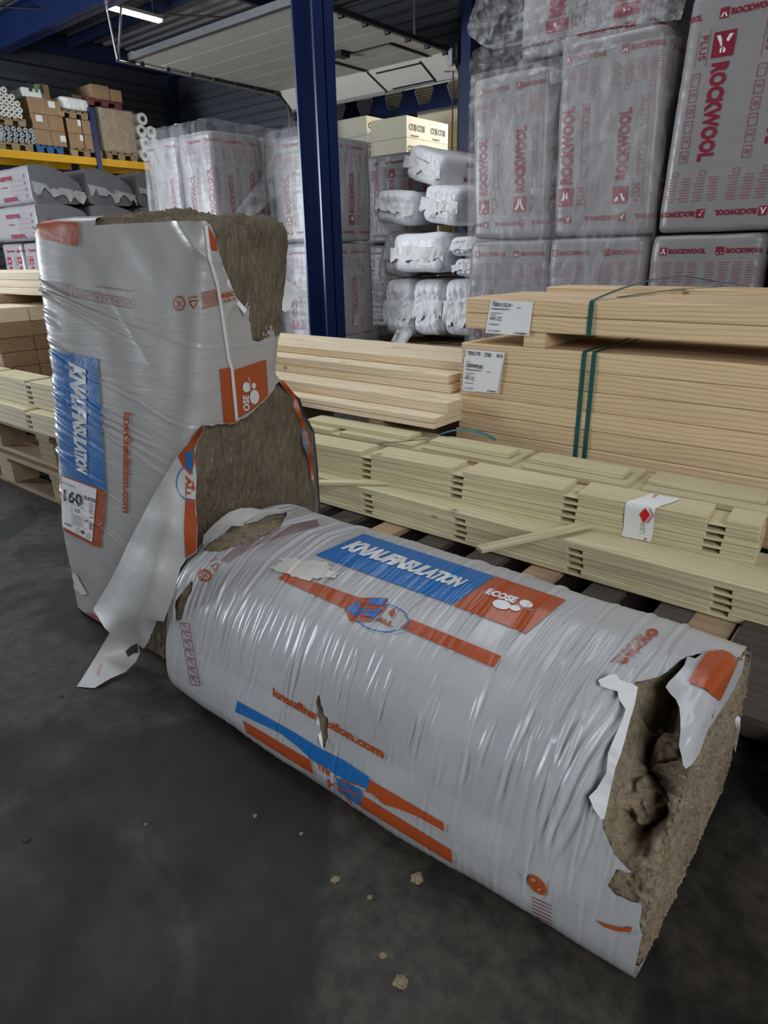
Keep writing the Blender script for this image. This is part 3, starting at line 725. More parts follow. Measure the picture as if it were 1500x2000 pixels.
# seam tape along the lower edge
pr = Print()
pr.poly([(465,1369),(512,1395),(570,1427),(627,1462),(673,1485),(722,1518),(720,1542),(703,1535),(673,1522),(647,1507),(607,1482),(587,1462),(550,1433),(520,1418),(460,1390)], BLU, 8)
pr.poly([(475,1407),(607,1485),(613,1512),(550,1473),(482,1430)], ORA, 8); pr.poly([(707,1552),(882,1660),(884,1686),(707,1577)], ORA, 8)
pr.poly([(723,1523),(867,1607),(868,1624),(857,1617),(813,1593),(773,1577),(753,1572),(727,1550),(715,1546)], ORA, 8)
pr.poly([(657,1518),(707,1543),(707,1576),(662,1546)], BLU, 7)
pr.text('ALL', [(650,1500),(620,1490),(622,1502),(650,1520)], ORA, .04); pr.text('4', [(652,1526),(640,1520),(640,1535),(650,1541)], ORA, .05)
pr.lay('seam_marking', bl, mats, pack, .0016, True)
pr = Print()
for a, b in (((660,1540),(705,1550)),((658,1530),(690,1570)),((670,1522),(706,1572)),((663,1522),(706,1534))): pr.line([a, b], 2.5, 0)
pr.lay('seam_marking', bl, [M['orange']], pack, .003, False)
pr = Print(); pr.line([(470,1386),(530,1416),(600,1456),(660,1496),(712,1526)], 1.6, 0); pr.lay('seam_highlight', bl, [film('seam_blue', (.03, .20, .50), .3)], pack, .004)
# welded seam lip: a thin raised fin of wrapper
lip = [(375,1345),(420,1372),(465,1398),(530,1428),(600,1478),(650,1515),(715,1548),(760,1580),(820,1606),(868,1632),(930,1662),(1000,1698),(1060,1742),(1130,1770),(1200,1803),(1245,1818)]
mbp = []; LV = []
for x, y in [tuple(np.array(lip[i])+(np.array(lip[i+1])-np.array(lip[i]))*f/6) for i in range(len(lip)-1) for f in range(6)]:
    h_ = bl.ray_cast(Vector(CP), Vector(ray(x, y)).normalized())
    if h_[0] is None: continue
    w = .010+.005*math.sin(x*.11)+.004*math.sin(x*.27)
    LV.append((tuple(h_[0]+Vector((0, 0, .002))), tuple(h_[0]+h_[1].normalized()*w+Vector((0, 0, -.004-.5*w)))))
mesh_obj('seam_lip', [p for a in LV for p in a], [(2*i, 2*i+1, 2*i+3, 2*i+2) for i in range(len(LV)-1)], M['film'], pack)
pr = Print()
pr.ring((1050,1728), (15, 8), (3, 14), 7, 0); pr.line([(1038,1722),(1062,1736)], 6, 0); pr.line([(1052,1718),(1048,1740)], 5, 0)
pr.poly([(1165,1797),(1190,1806),(1215,1812),(1236,1810),(1232,1820),(1205,1818),(1180,1810)], 0)
pr.text('RECYCLE ME', [(1261,1240),(1206,1296),(1222,1298),(1281,1240)], 0, .03); pr.text('FOR A BETTER WORLD', [(1247,1240),(1190,1294),(1197,1296),(1256,1241)], 0, .01)
pr.ring((1274,1236), (9, 0), (0, 5), 5, 0)
pr.ring((400,1124), (11, -2), (4, 10), 5, 0); pr.line([(395,1120),(406,1128)], 2.5, 0); pr.line([(406,1118),(396,1130)], 2.5, 0)
pr.line([(412,1106),(426,1100),(424,1116),(412,1106)], 2.5, 0); pr.text('LDPE', [(412,1098),(426,1092),(424,1088),(410,1094)], 0)
pr.lay('recycling_lettering', bl, [M['orange']], pack, .0014, True)
pr = Print()
for k in range(5):
    o = k*4.4; pr.line([(430+o*.7, 1100+o*.3-5), (462+o*.5, 1072+o*.5), (500+o*.4, 1050+o*.7), (560+o*.3, 1028+o*.8), (620+o*.2, 1016+o*.6)], 1.3, 0)
pr.lay('fine_lettering', bl, [M['redthin']], pack, .0014); pr = Print()
for k in range(9): pr.line([(1041, 1752+k*7), (1079, 1770+k*7)], 1.8, 0)
pr.lay('fine_lettering', bl, [M['redthin']], pack, .0014); pr = Print()
A, B = np.array((361., 1216)), np.array((383., 1340))
for k in range(7):
    a_, b_ = A+(B-A)*k/7, A+(B-A)*(k+.82)/7
    pr.line([a_+(-9, 0), a_+(9, 2), b_+(9, 2), b_+(-9, 0), a_+(-9, 0)], 1.6, 0); pr.line([a_+(-4, 2), b_+(4, -2)], 1.6, 0)
pr.lay('fine_lettering', bl, [M['redthin']], pack, .0014)
# ------------------------------------------------------------ upright pack
stand = thing('insulation_pack', 'torn insulation pack standing upright on the floor behind the lying pack', 'insulation pack', (-1.69, 1.05, 0), None)
def ring4(c): 
    return [tuple(np.array(c[i])+(np.array(c[(i+1) % 4])-np.array(c[i]))*f/14) for i in range(4) for f in range(14)]
S0 = [(0.00, [(-1.98,.800),(-1.435,.795),(-1.42,1.38),(-1.97,1.28)]), (.30, [(-1.955,.795),(-1.395,.825),(-1.395,1.40),(-1.96,1.27)]),
      (.55, [(-1.925,.812),(-1.345,.862),(-1.375,1.375),(-1.95,1.25)]), (.66, [(-1.905,.818),(-1.322,.88),(-1.36,1.31),(-1.945,1.245)]), (.745, [(-1.89,.825),(-1.30,.895),(-1.345,1.205),(-1.94,1.24)]), (1.00, [(-1.885,.838),(-1.268,.93),(-1.325,1.245),(-1.93,1.22)]), (1.13, [(-1.875,.85),(-1.262,.945),(-1.325,1.25),(-1.92,1.21)])]
def upright(zs, ks, sig, shrink):
    G = section_grid([(z, ring4(c)) for z, c in S0], [min(max(z, 0), 1.13) for z in zs], NQ, sig); out = []
    for z, k, g in zip(zs, ks, G):
        c = g.mean(0); d = g-c; d = d*k; l = np.linalg.norm(d, axis=1)[:, None]; d = d*np.maximum(0, 1-shrink/np.maximum(l, 1e-6)*k)
        out.append(np.column_stack([c+d, np.full(len(g), z)]))
    return np.array(out)
zf = np.concatenate([np.linspace(.012, 1.105, 440), [1.115, 1.123, 1.129, 1.133, 1.136, 1.138]]); kf = np.concatenate([np.ones(440), [.995, .985, .965, .93, .86, .78]])
V = upright(zf, kf, 8, 0); nr = outward(V, grid_normals(V)); X, Y, Z = V[..., 0], V[..., 1], V[..., 2]
q = np.cumsum(np.concatenate([[0], np.linalg.norm(np.diff(V[150], axis=0), axis=1)]))[None, :] + 0*X
sl = Z + .26*X + .10*Y
ew = np.clip((-1.60-X)/.3, 0, 1)
h = .008*pn(X*3.6, Y*3.6, Z*3.0+4)+.003*pn(X*9, Y*9, sl*8) + (.0006+.001*ew)*pn(sl*30, X*2.2, 7.)*np.clip((Z-.3)/.2, 0, 1) + .0004*pn(sl*90, X*6, 1.)
rg = np.random.RandomState(9); it = []
front = np.where((nr[..., 1] < .2), X, 99.)
for k in range(17): it.append((rg.uniform(-.02, .62), -1.93+rg.uniform(-.02, .30), rg.uniform(.14, .48), rg.uniform(.0018, .0045), rg.uniform(.0030, .0055), rg.uniform(-.12, .05), k))
for k in range(22): it.append((rg.uniform(-.05, .62), -1.93+rg.uniform(-.02, .10), rg.uniform(.05, .14), rg.uniform(.001, .0028), rg.uniform(.0035, .006), rg.uniform(-.15, .1), k+40))
h = folds(h, sl, front, it)
h += .010*np.clip((Z-.75)/.3, 0, 1)*ridge(pn((Z*.8+X*.9)*9, Y*4, 3.), 4)*np.clip((X+1.62)/.2, 0, 1)
h += .003*np.clip((.35-Z)/.3, 0, 1)*pn(X*9, Y*9, Z*9)
Vf = V + nr*h[..., None]
FV = Vf.reshape(-1, 3); fm = facing(V, nr).ravel(); px = project(FV); px = px + np.stack([pn(FV[:, 0]*50, FV[:, 1]*50, FV[:, 2]*50), pn(FV[:, 0]*50+9, FV[:, 1]*50, FV[:, 2]*50)], 1)*3
G1 = [(288,424),(330,431),(372,432),(402,430),(412,440),(420,460),(426,480),(432,508),(440,530),(447,548),(464,586),(477,602),(484,588),(492,578),(504,574),(516,568),(528,572),(546,570),(620,560),(620,380),(288,380)]
G2 = [(398,832),(437,829),(463,826),(480,816),(506,792),(524,776),(545,744),(560,738),(640,760),(660,1300),(250,1330),(300,1230),(340,1100),(350,1000),(356,900)]
G3 = [(120,1222),(175,1224),(215,1238),(240,1250),(240,1300),(120,1300)]
sd = np.full(len(FV), 1e3)
for G in (G1, G2, G3): sd = np.minimum(sd, np.where(fm, poly_sd(px, G), 1e3))
top = (FV[:, 2] > 1.11) & (FV[:, 0] > -1.62); sd = np.where(top, np.minimum(sd, -1), sd)
cv, cf = clip_mesh(FV, grid_faces(len(zf), NQ), sd)
s_film = mesh_obj('wrapper', cv, cf, M['film_shaded'], stand); bs = bvh_of(s_film)
zw = np.concatenate([np.linspace(.004, 1.082, 290), [1.090, 1.096, 1.101, 1.104], np.full(24, 1.106)]); kw = np.concatenate([np.ones(290), [.995, .985, .97, .95], np.linspace(.93, .0, 24)])
Vw = upright(zw, kw, 6, .021); n2 = outward(Vw, grid_normals(Vw)); n2[zw > 1.10] = (0, 0, 1)
X, Y, Z = Vw[..., 0], Vw[..., 1], Vw[..., 2]
h = .005*fbm(X*14, Y*14, Z*5, 3) + .003*fbm(X*60, Y*60, Z*22, 3) + .0025*pn(X*180, Y*180, Z*70)
h += np.where(Z > 1.08, .010*pn(X*45, Y*45, 1.)+.008*pn(X*110, Y*110, 5.), 0)
upr = np.clip((Z-.80)/.05, 0, 1)*np.clip((Y-1.0)/.1, 0, 1); h += upr*(.022+.008*pn(X*10, Y*10, Z*10))
Vw2 = Vw + n2*h[..., None]; Vw2[..., 2] += .022*np.clip((Z-1.0)/.1, 0, 1)*np.clip((-1.50-X)/.15, 0, 1); Vw2[..., 2] = np.maximum(Vw2[..., 2], .002)
s_wool = mesh_obj('wool_core', Vw2.reshape(-1, 3), grid_faces(len(zw), NQ), M['wool'], stand); s_wool['label'] = 'brown mineral wool core'
bw = bvh_of(s_wool)
# big loose corner of the wrapper
fl = [(398,826),(386,838),(372,852),(352,880),(326,922),(300,966),(276,1012),(250,1062),(232,1102),(212,1140),(182,1190),(204,1226),(214,1236),(186,1284),(150,1341),(184,1344),(214,1326),(246,1312),(266,1292),(273,1276),(270,1250),(264,1214),(290,1210),(320,1214),(340,1160),(352,1110),(364,1092),(384,1078),(386,1030),(382,980),(384,930),(380,890),(385,866),(398,842)]
dp = [(x, y, tuple(aty(x, y, Y_))) for x, y, Y_ in ((398,828,.885),(352,880,.842),(300,966,.800),(250,1062,.762),(212,1140,.745),(182,1190,.735),(385,866,.90),(382,930,.885),(384,1000,.86),(384,1070,.84),(362,1092,.82),(330,1020,.79),(300,1120,.745),(335,1180,.78),(265,1205,.725),(300,1208,.75),(230,1200,.72),(215,1238,.705))]
dp += [(x, y, tuple(atz(x, y, z))) for x, y, z in ((150,1341,.003),(184,1344,.003),(214,1326,.01),(246,1312,.012),(270,1285,.02),(205,1285,.03),(240,1260,.05))]
s_flap = sheet_px('torn_flap', fl, dp, M['film_flap'], stand, 6, .0025, 11, 12, power=2.4); bf = bvh_of(s_flap)
pr = Print(); pr.poly([(396,828),(376,852),(362,874),(378,880),(384,862),(397,840)], 0, 6); pr.poly([(347,890),(362,870),(379,878),(379,905),(372,928),(358,912)], 0, 6)
pr.poly([(362,972),(383,976),(385,1030),(383,1076),(362,1090),(359,1030)], 0, 6); pr.text('ALL', [(362,928),(362,970),(372,972),(374,930)], 0, .05); pr.text('4', [(373,938),(373,958),(381,960),(381,940)], 0, .05)
pr.lay('product_marking', bf, [M['orange']], stand, .002, True)
pr = Print(); pr.poly([(361,882),(377,880),(374,902),(376,926),(362,908)], 0, 6); pr.ring((374,942), (29, 0), (0, 36), 2.2, 0, 1.5, 4.3); pr.lay('product_marking', bf, [M['blue']], stand, .003, True)
pr = Print(); pr.poly([(246,1272),(256,1262),(268,1256),(274,1262),(274,1274),(262,1276),(250,1284)], 0, 5); pr.lay('tear', bf, [M['hole']], stand, .003)
pr = Print(); pr.text('RECYCLE', [(192,1318),(200,1298),(197,1296),(188,1316)], 0); pr.lay('fine_lettering', bf, [M['orange']], stand, .003)
fl = [(533,572),(545,562),(556,544),(570,555),(586,561),(582,576),(570,590),(566,604),(556,610),(546,600),(537,598)]
sheet_px('torn_flap', fl, [(535,580,tuple(aty(535,580,1.22))),(585,562,tuple(aty(585,562,1.30))),(556,608,tuple(aty(556,608,1.24)))], M['film_in'], stand, 4, .006, 4, 25)
fl = [(422,476),(430,505),(440,530),(462,582),(482,604),(478,614),(460,590),(446,556),(440,552),(434,554),(428,540),(432,520),(424,500)]
sheet_px('torn_flap', fl, over(bw, [(425,480),(440,540),(470,590)], .018), M['film_in'], stand, 4, .003, 6, 20)
fl = [(542,741),(553,743),(575,769),(582,786),(596,836),(608,876),(613,938),(609,938),(602,896),(592,872),(586,824),(574,796),(560,766)]
s_edge = sheet_px('torn_flap', fl, [(x, y, tuple(atx(x, y, -1.372))) for x, y in ((542,741),(580,790),(596,850),(611,938))], M['orange'], stand, 4, .002, 6, 20)
pr = Print(); pr.poly([(586,826),(594,842),(602,876),(602,894),(592,870)], 0, 4); pr.lay('torn_print', bvh_of(s_edge), [M['teal']], stand, .003)
# printing on the upright pack
pr = Print(); pr.quad([(120,926),(208,959),(191,700),(102,682)], BLU, (36, 110)); pr.lay('brand_panel', bs, mats, stand)
pr = Print(); pr.text('KNAUFINSULATION', [(134,705),(149,921),(172,929),(169,715)], 0, .06, .25, .1, .92); pr.lay('brand_lettering', bs, [M['print_white']], stand, .0026)
pr = Print(); pr.text('knaufinsulation.com', [(242,804),(240,1001),(255,1003),(257,806)], 0, .05)
pr.poly([(70,428),(110,432),(154,435),(153,481),(110,472),(69,463)], 0); pr.poly([(119,926),(208,959),(205,1020),(198,1050),(199,1070),(182,1066),(167,1058),(123,1036)], 0)
pr.poly([(428,721),(449,717),(462,825),(437,829)], 0); pr.poly([(455,723),(519,702),(524,772),(501,794),(485,806),(463,817)], 0)
pr.poly([(396,443),(407,443),(416,458),(424,474),(424,490),(413,488),(404,462)], 0); pr.poly([(158,1195),(180,1198),(207,1216),(209,1231),(185,1222),(170,1214)], 0)
pr.lay('printed_panel', bs, [M['orange']], stand, .0014, True)
pr = Print(); pr.text('OSE', [(487,802),(485,772),(473,772),(474,803)], 0, .04); pr.ellipse((480,756), (7, 0), (0, 10)); pr.ellipse((496,775), (9, 0), (0, 14)); pr.ellipse((494.6,753), (4, 0), (0, 6)); pr.text('TECHNOLOGY', [(489,765),(487,736),(484,736),(486,765)], 0)
pr.lay('brand_lettering', bs, [M['print_white']], stand, .0028)
pr = Print(); pr.line([(402,440),(408,500),(424,558),(432.5,611),(446,703),(452,721),(462,826)], 6, 0); pr.lay('seam', bs, [M['film_in']], stand, .0036)
pr = Print(); pr.text('REC', [(433,583),(458,577),(456,568),(432,573)], 0, .05); pr.text('FOR A', [(437,593),(460,586),(459,579),(436,586)], 0, .02); pr.text('WORLD', [(488,584),(511,577),(510,572),(487,579)], 0, .02)
pr.ring((351,592), (11, 0), (0, 13), 3, 0); pr.line([(346,586),(357,598)], 2, 0); pr.line([(356,586),(347,600)], 2, 0)
pr.line([(370,588),(387,586),(379,602),(370,588)], 2.5, 0); pr.text('LDPE', [(368,583),(386,581),(386,577),(368,579)], 0)
for k in range(9): pr.line([(393+k*.2, 572+k*3.7), (430+k*.2, 564+k*3.7)], 1.4, 0)
pr.lay('recycling_lettering', bs, [M['orange']], stand, .0014, True)
pr = Print()
for k in range(6):
    a_ = np.array((143., 562))+np.array((19.5, 4.0))*k; w = 17
    pr.line([a_, a_+(w, 3.4), a_+(w+.6, 20.5), a_+(.6, 17), a_], 1.5, 0); pr.line([a_+(3, 5), a_+(w-3, 15)], 1.4, 0); pr.line([a_+(w-3, 5), a_+(4, 14)], 1.2, 0)
pr.lay('fine_lettering', bs, [M['redthin']], stand, .0014); pr = Print()
for k in range(8): pr.line([(62, 546+k*3.2), (100, 550+k*3.4), (138, 556+k*3.6)], 1.1, 0)
pr.lay('fine_lettering', bs, [M['redthin']], stand, .0014); pr = Print()
pr.text('www.knaufinsulation.com', [(255,567),(190,557),(190,561),(255,571)], 0)
pr.lay('fine_lettering', bs, [M['redthin']], stand, .0014)
pr = Print(); pr.quad([(123,1028),(181,1058),(190,955),(121.5,930)], 0, (26, 44)); pr.lay('product_label', bs, [M['paper']], stand, .0028)
pr = Print(); z5 = lambda *p: [(110+x/10, 900+y/10) for x, y in p]
pr.text('160', z5((155,775),(525,905),(525,655),(155,540)), 0, .035); pr.text('0.035', z5((555,745),(785,825),(785,745),(555,665)), 0, .03)
pr.text('RockAll Rl', z5((135,430),(380,525),(380,500),(135,395)), 0, .01); pr.text('CE', z5((375,1000),(475,1010),(475,950),(375,925)), 0, .01); pr.text('A1', z5((565,1180),(640,1210),(640,1155),(565,1125)), 0, .03)
pr.line(z5((140,780),(560,930)), .5, 0); pr.line(z5((310,860),(335,1230)), .5, 0); pr.line(z5((335,1230),(610,1340)), .4, 0); pr.line(z5((530,660),(545,930)), .3, 0)
for k in range(7): pr.line(z5((650, 830+k*45), (740, 855+k*45)), 1.3, 0)
for k in range(7): pr.line(z5((350, 1050+k*27), (540, 1110+k*27)), .6, 0)
for k in range(8): pr.line(z5((655, 1200+k*18), (715, 1225+k*18)), .9, 0)
pr.text('0008858', z5((170,1230),(310,1290),(310,1250),(170,1195)), 0, .03); pr.ring(z5((435,1350))[0], (2.6, 0), (0, 4.6), .7, 0, n=20); pr.ring(z5((640,1460))[0], (3.4, .5), (0, 4.6), .9, 0, n=20); pr.quad(z5((495,1400),(550,1440),(560,1370),(500,1345)), 0, (4, 4)); pr.line(z5((710,1230),(820,1285)), 1.6, 0)
pr.lay('label_print', bs, [M['print_black']], stand, .0042)
pr = Print(); pr.poly([(122,1104),(133,1118),(150,1120),(160,1140),(172,1160),(160,1162),(140,1142),(128,1125)], 0, 6); pr.lay('torn_sticker', bs, [M['glue']], stand, .003)
# ============================================================ timber in the middle of the picture
ORD = ['top', 'second', 'third', 'fourth', 'fifth', 'sixth', 'seventh', 'eighth']
def board(name, x0, x1, y0, y1, z0, z1, mat, label, group, bev=.003, rot=0.0, cat='board'):
    c = ((x0+x1)/2, (y0+y1)/2, (z0+z1)/2)
    o = MB().box(x0-c[0], x1-c[0], y0-c[1], y1-c[1], z0-c[2], z1-c[2], 0, bev).build_at(name, mat, c, (0, 0, rot))
    o['kind'] = 'thing'; return tag(o, label, cat, group)
def notched(name, x0, x1, w, t, notches, depth, mat, loc, rot, label, group, nw=.046):
    """board lying flat with housings sawn across its upper face"""
    P = [(x0, 0), (x1, 0), (x1, t)]
    for a in sorted(notches, reverse=True):
        if x0+.01 < a and a+nw < x1-.01: P += [(a+nw, t), (a+nw, t-depth), (a, t-depth), (a, t)]
    P += [(x0, t)]
    bm = bmesh.new()
    vs = [bm.verts.new((x, 0, z)) for x, z in P]; f = bm.faces.new(vs)
    r = bmesh.ops.extrude_face_region(bm, geom=[f]); bmesh.ops.translate(bm, verts=[v for v in r['geom'] if isinstance(v, bmesh.types.BMVert)], vec=(0, w, 0))
    bmesh.ops.recalc_face_normals(bm, faces=bm.faces[:]); bmesh.ops.triangulate(bm, faces=[f for f in bm.faces if len(f.verts) > 4])
    bm.verts.index_update()
    o = mesh_obj(name, [tuple(v.co) for v in bm.verts], [[v.index for v in f.verts] for f in bm.faces], mat, None, False); bm.free()
    o.location = loc; o.rotation_euler = (0, 0, rot)
    bv = o.modifiers.new('edge', 'BEVEL'); bv.width = .0015; bv.segments = 1; bv.limit_method = 'ANGLE'
    return tag(o, label, 'fence board', group)
# ---- upper bundle in front: axis turned 3.7 degrees; local x along the bundle, origin at X=-1.9
ROT = math.atan(.0645); ox, oy = -1.9, 1.862 - .0645*1.9
notU = [(x+1.9)/math.cos(ROT) for x in (-1.965, -1.572, -1.188, -.795, -.389)]
for k in range(5):
    j = random.uniform(-.003, .003)
    notched('fence_board', 0 if k else -.05, 1.648+random.uniform(-.006, .006), .118, .0213, notU, .0125 if k else .016, M['treated'], (ox+j, oy+j*.6, .359-.022*(k+1)), ROT,
            '%s notched fence board of the raised bundle wrapped with the red and white label' % ORD[k], 'boards of the labelled fence bundle')
notL = [(x+1.9) for x in (-1.91, -1.515, -1.115, -.716, -.318)]
for k in range(5):
    j = random.uniform(-.003, .003)
    notched('fence_board', -.12, 2.3, .115 + (.13 if k == 0 else 0), .0208, notL if k else [], .0125, M['treated'], (ox+j, 1.70+j, .2495-.0213*(k+1)), 0.0,
            '%s fence board of the lower bundle resting on the pallet slats' % ORD[k] if k else 'wide top fence board of the lower bundle, shaded by the labelled bundle', 'boards of the lower fence bundle')
for k in range(4):
    notched('fence_board', -.12, 2.3, .118, .0208, notL, .0125, M['treated'], (ox, 1.822, .2282-.0213*(k+1)), 0.0,
            '%s fence board of the rear row of the lower bundle behind its wide top board' % ORD[k+1], 'rear row of the lower fence bundle')
for k, x in enumerate((.1, .62, 1.15)):
    MBo = MB().box(-.03, .03, -.06, .06, 0, .02); o = MBo.build_at('spacer_block', M['plank'], (ox+x, 1.90+.06*x, .228)); tag(o, 'small wooden spacer under the labelled fence bundle', 'spacer', 'spacers under the labelled bundle')
# ---- rear bundle: brown plank and two grooved boards
board('plank', -2.1, .4, 1.945, 2.035, .255, .322, M['plank'], 'long brown plank lying on edge behind the labelled fence bundle', None, .004, .02)
notB = [.13, .55, .97, 1.38, 1.79, 2.2]
notched('fence_board', -.1, 2.6, .20, .022, notB, .012, M['treated'], (-2.05, 1.965, .323), .028, 'broad grooved fence board on top of the brown plank', 'boards of the rear fence bundle')
for k in range(5):
    x = [-.05, .60, 1.02, 1.43, 1.84][k]; x1 = [.50, .97-.03, 1.38-.03, 1.79-.03, 2.5][k]
    o = MB().box(x, x1, .045, .135, 0, .0165, 0, .002).build_at('fence_strip', M['treated'], (-2.05, 1.965, .3455), (0, 0, .028))
    tag(o, '%s raised strip on the broad grooved board, counted from the upright pack' % ['first', 'second', 'third', 'fourth', 'fifth'][k], 'fence strip', 'strips on the rear fence bundle')
# ---- loose lath
p0, p1 = np.array((-.865, 1.462, .262)), np.array((-.70, 1.86, .2605))
p0 = atz(935, 1073, .263); p1 = atz(1152, 1024, .262)
d = p1-p0; ln = float(np.linalg.norm(d)); ang = math.atan2(d[1], d[0])
o = MB().box(-ln/2, ln/2, -.017, .017, -.006, .006, 0, .0015).build_at('lath', M['treated'], tuple((p0+p1)/2), (0, 0, ang)); tag(o, 'loose thin lath lying askew across the lower fence bundle, its end jutting out', 'lath')
o = board('lath', -1.80, -1.42, 1.655, 1.690, .2505, .262, M['treated'], 'short pale lath on the lower fence bundle beside the upright pack', None, .002, .62)
# ---- label wrapped round the upper bundle
lab = thing('bundle_label', 'crumpled white label with a red diamond wrapped round the notched fence bundle', 'label', (-.57, 1.83, .3))
def fr(x, z): return (x, 1.862+.0645*x-.003, z)
def lgrid(x0, x1, n=10):
    V = []; 
    for i in range(n+1):
        x = x0+(x1-x0)*i/n
        prof = [(.100, .3612), (.06, .3612), (.01, .3614), (-.0035, .358), (-.004, .34), (-.0045, .31), (-.004, .28), (-.005, .252)]
        for j, (dy, z) in enumerate(prof): V.append((x + .004*math.sin(j*1.3) - (.03*dy/.1 if dy > 0 else 0)*-1 + (.36-z)*-.06, 1.862+.0645*x+dy+.0018*math.sin(i*1.7+j*2.1), z+.001*math.sin(i*2.3)))
    return V, grid_faces(n+1, 8, False)
V, F = lgrid(-.603, -.520); lm = mesh_obj('sheet', V, F, M['paper'], lab); bl2 = bvh_of(lm)
z7 = lambda *p: [(1040+x/3.261, 820+y/3.261) for x, y in p]
pr = Print(); pr.poly(z7((683,600),(720,560),(750,605),(708,655)), 0, 4); pr.line(z7((735,655),(772,610),(748,562)), 1.6, 0); pr.line(z7((775,715),(793,690),(775,655)), 1.6, 0)
pr.text('P', z7((705,770),(705,750),(730,752),(730,775)), 0, .04); pr.text('OB', z7((770,500),(800,480),(790,470),(765,485)), 0, .03); pr.lay('print', bl2, [plain('label_red', (.62, .015, .012), .4)], lab, .0015)
pr = Print(); pr.text('USG', z7((720,725),(720,655),(690,655),(690,725)), 0, .02); pr.line(z7((720,655),(765,610)), 2.5, 0); pr.lay('print', bl2, [plain('label_grey', (.45, .45, .46), .5)], lab, .0015)
# ---- pallet below the fence bundles
pal = thing('long_pallet', 'long wooden pallet of spaced slats under the fence bundles', 'pallet', (-1, 1.9, 0))
for k in range(11):
    x = -2.0+k*.195; w = .095
    if k in (1, 5): w = .11
    MB().box(x, x+w, 1.40, 2.16, .116, .138, 0, .003).build('slat', M['pallet_old'] if k % 3 else M['pallet'], pal)
MB().box(-.350, -.250, 1.36, 2.16, .116, .140, 0, .003).build('slat', M['pallet'], pal)
for k, y in enumerate((1.42, 1.78, 2.06)):
    MB().box(-2.1, .4, y, y+.09, .02, .115, 0, .004).build('bearer', M['pallet_old'], pal)
# broken dark plank beside the wool end
mb = MB(); 
pl = thing('broken_plank', 'dark weathered plank with split torn edge lying on the floor by the open pack end', 'plank', (-.08, 1.6, .06))
mb.box(-.235, -.075, 1.30, 2.12, .141, .160, 0, .003); mb.build('plank_top', M['pallet_old'], pl)
mb = MB(); pts = []
for k in range(15):
    y = 1.22+k*.055; pts.append((-.045+.008*math.sin(k*2.1)+.006*math.sin(k*5), y))
mb.prism_xy(pts + [(x-.012-.004*math.sin(i*3), y) for i, (x, y) in reversed(list(enumerate(pts)))], .0, .108); mb.build('split_edge', M['pallet'], pl)
MB().box(-.05, .07, 1.62, 1.74, .0, .10, 0, .006).build('block', M['pallet'], pl)
# ---- pale boards left of the labelled stack (stepped)
rows = [(.552,.590,2.47,-1.50), (.514,.552,2.35,-1.585), (.476,.514,2.352,-1.575), (.429,.476,2.19,-1.478), (.407,.429,2.10,-1.484), (.384,.407,2.102,-1.484)]
for k, (z0, z1, y, x1) in enumerate(rows):
    for r in range(2):
        y0_ = y + r*.205
        board('pine_board', -4.1+.03*k, x1-(.02*r), y0_, y0_+.20, z0+.0006, z1-.0006, M['spruce'], ('%s pale pine board in front of the blue column, front row of the stepped stack' if r == 0 else '%s pale pine board in front of the blue column, rear row of the stepped stack') % ORD[k], 'stepped pale pine boards')
for x in (-3.6, -2.7, -1.8):
    o = MB().box(-.04, .04, -.32, .32, 0, .382, 0, .004).build_at('trestle_block', M['pallet'], (x, 2.44, 0)); tag(o, 'rough wooden bearer under the stepped pine boards', 'bearer', 'bearers under the pine boards')
# ---- labelled stack of square timber
TX0, TX1, TY = -1.492, 1.2, 2.30
for k in range(7):
    z1 = .700-.07*k; j = [0, 0, .002, .004, .002, .004, .006][k]
    board('timber_beam', TX0-(.0 if k < 3 else .004+.012*(k > 4)), TX1, TY-j, TY+.168, z1-.0694, z1, M['pine'], '%s beam in the front of the strapped timber stack with the white card' % ORD[k], 'beams in the front of the labelled timber stack', .0045, 0, 'timber beam')
for r in range(1, 6):
    board('timber_beam', TX0+.01*r, TX1, TY+.17*r+.001, TY+.17*r+.168, .6306, .700, M['pine'], 'top-layer beam of the strapped timber stack, %s row behind its front' % ['', 'first', 'second', 'third', 'fourth', 'fifth'][r], 'top beams of the labelled timber stack', .0045, 0, 'timber beam')
for x in (-1.1, .2, 1.0):
    o = MB().box(-.05, .05, -.5, .5, 0, .2095, 0, .004).build_at('bearer', M['pallet'], (x, 2.84, 0)); tag(o, 'rough bearer under the labelled timber stack', 'bearer', 'bearers under the labelled stack')
    o = MB().box(-.045, .045, -.30, .30, 0, .054, 0, .004).build_at('bearer', M['pine'], (x-.075 if x < 0 else x, 2.605, .7008)); tag(o, 'short pine bearer between the labelled timber stack and the two boards above' if x < 0 else 'short pine bearer between the two strapped timber stacks', 'bearer', None if x < 0 else 'bearers between the strapped stacks')
for k in range(2):
    z1 = .8725-.0585*k
    board('timber_beam', -1.475, 1.3, TY, TY+.22, z1-.0578, z1, M['pine'], '%s of the two strapped timbers raised on bearers, a white card at its end' % ('upper' if k == 0 else 'lower'), 'pair of strapped timbers on top', .005, 0, 'timber beam')
    board('timber_beam', -1.46, 1.3, TY+.225, TY+.445, z1-.0578, z1, M['pine'], 'rear %s timber behind the pair with the white card' % ('upper' if k == 0 else 'lower'), 'rear timbers of the top bundle', .005, 0, 'timber beam')
board('timber_beam', -1.435, 1.3, 2.90, 3.10, .815, .884, M['pine'], 'pale timber at the very back of the strapped stack below the wrapped slabs', None, .005, 0, 'timber beam')
board('bearer', -1.2, -1.1, 2.8, 3.2, .7005, .8145, M['pine'], 'hidden bearer carrying the rearmost timber', None, .004, 0, 'bearer')
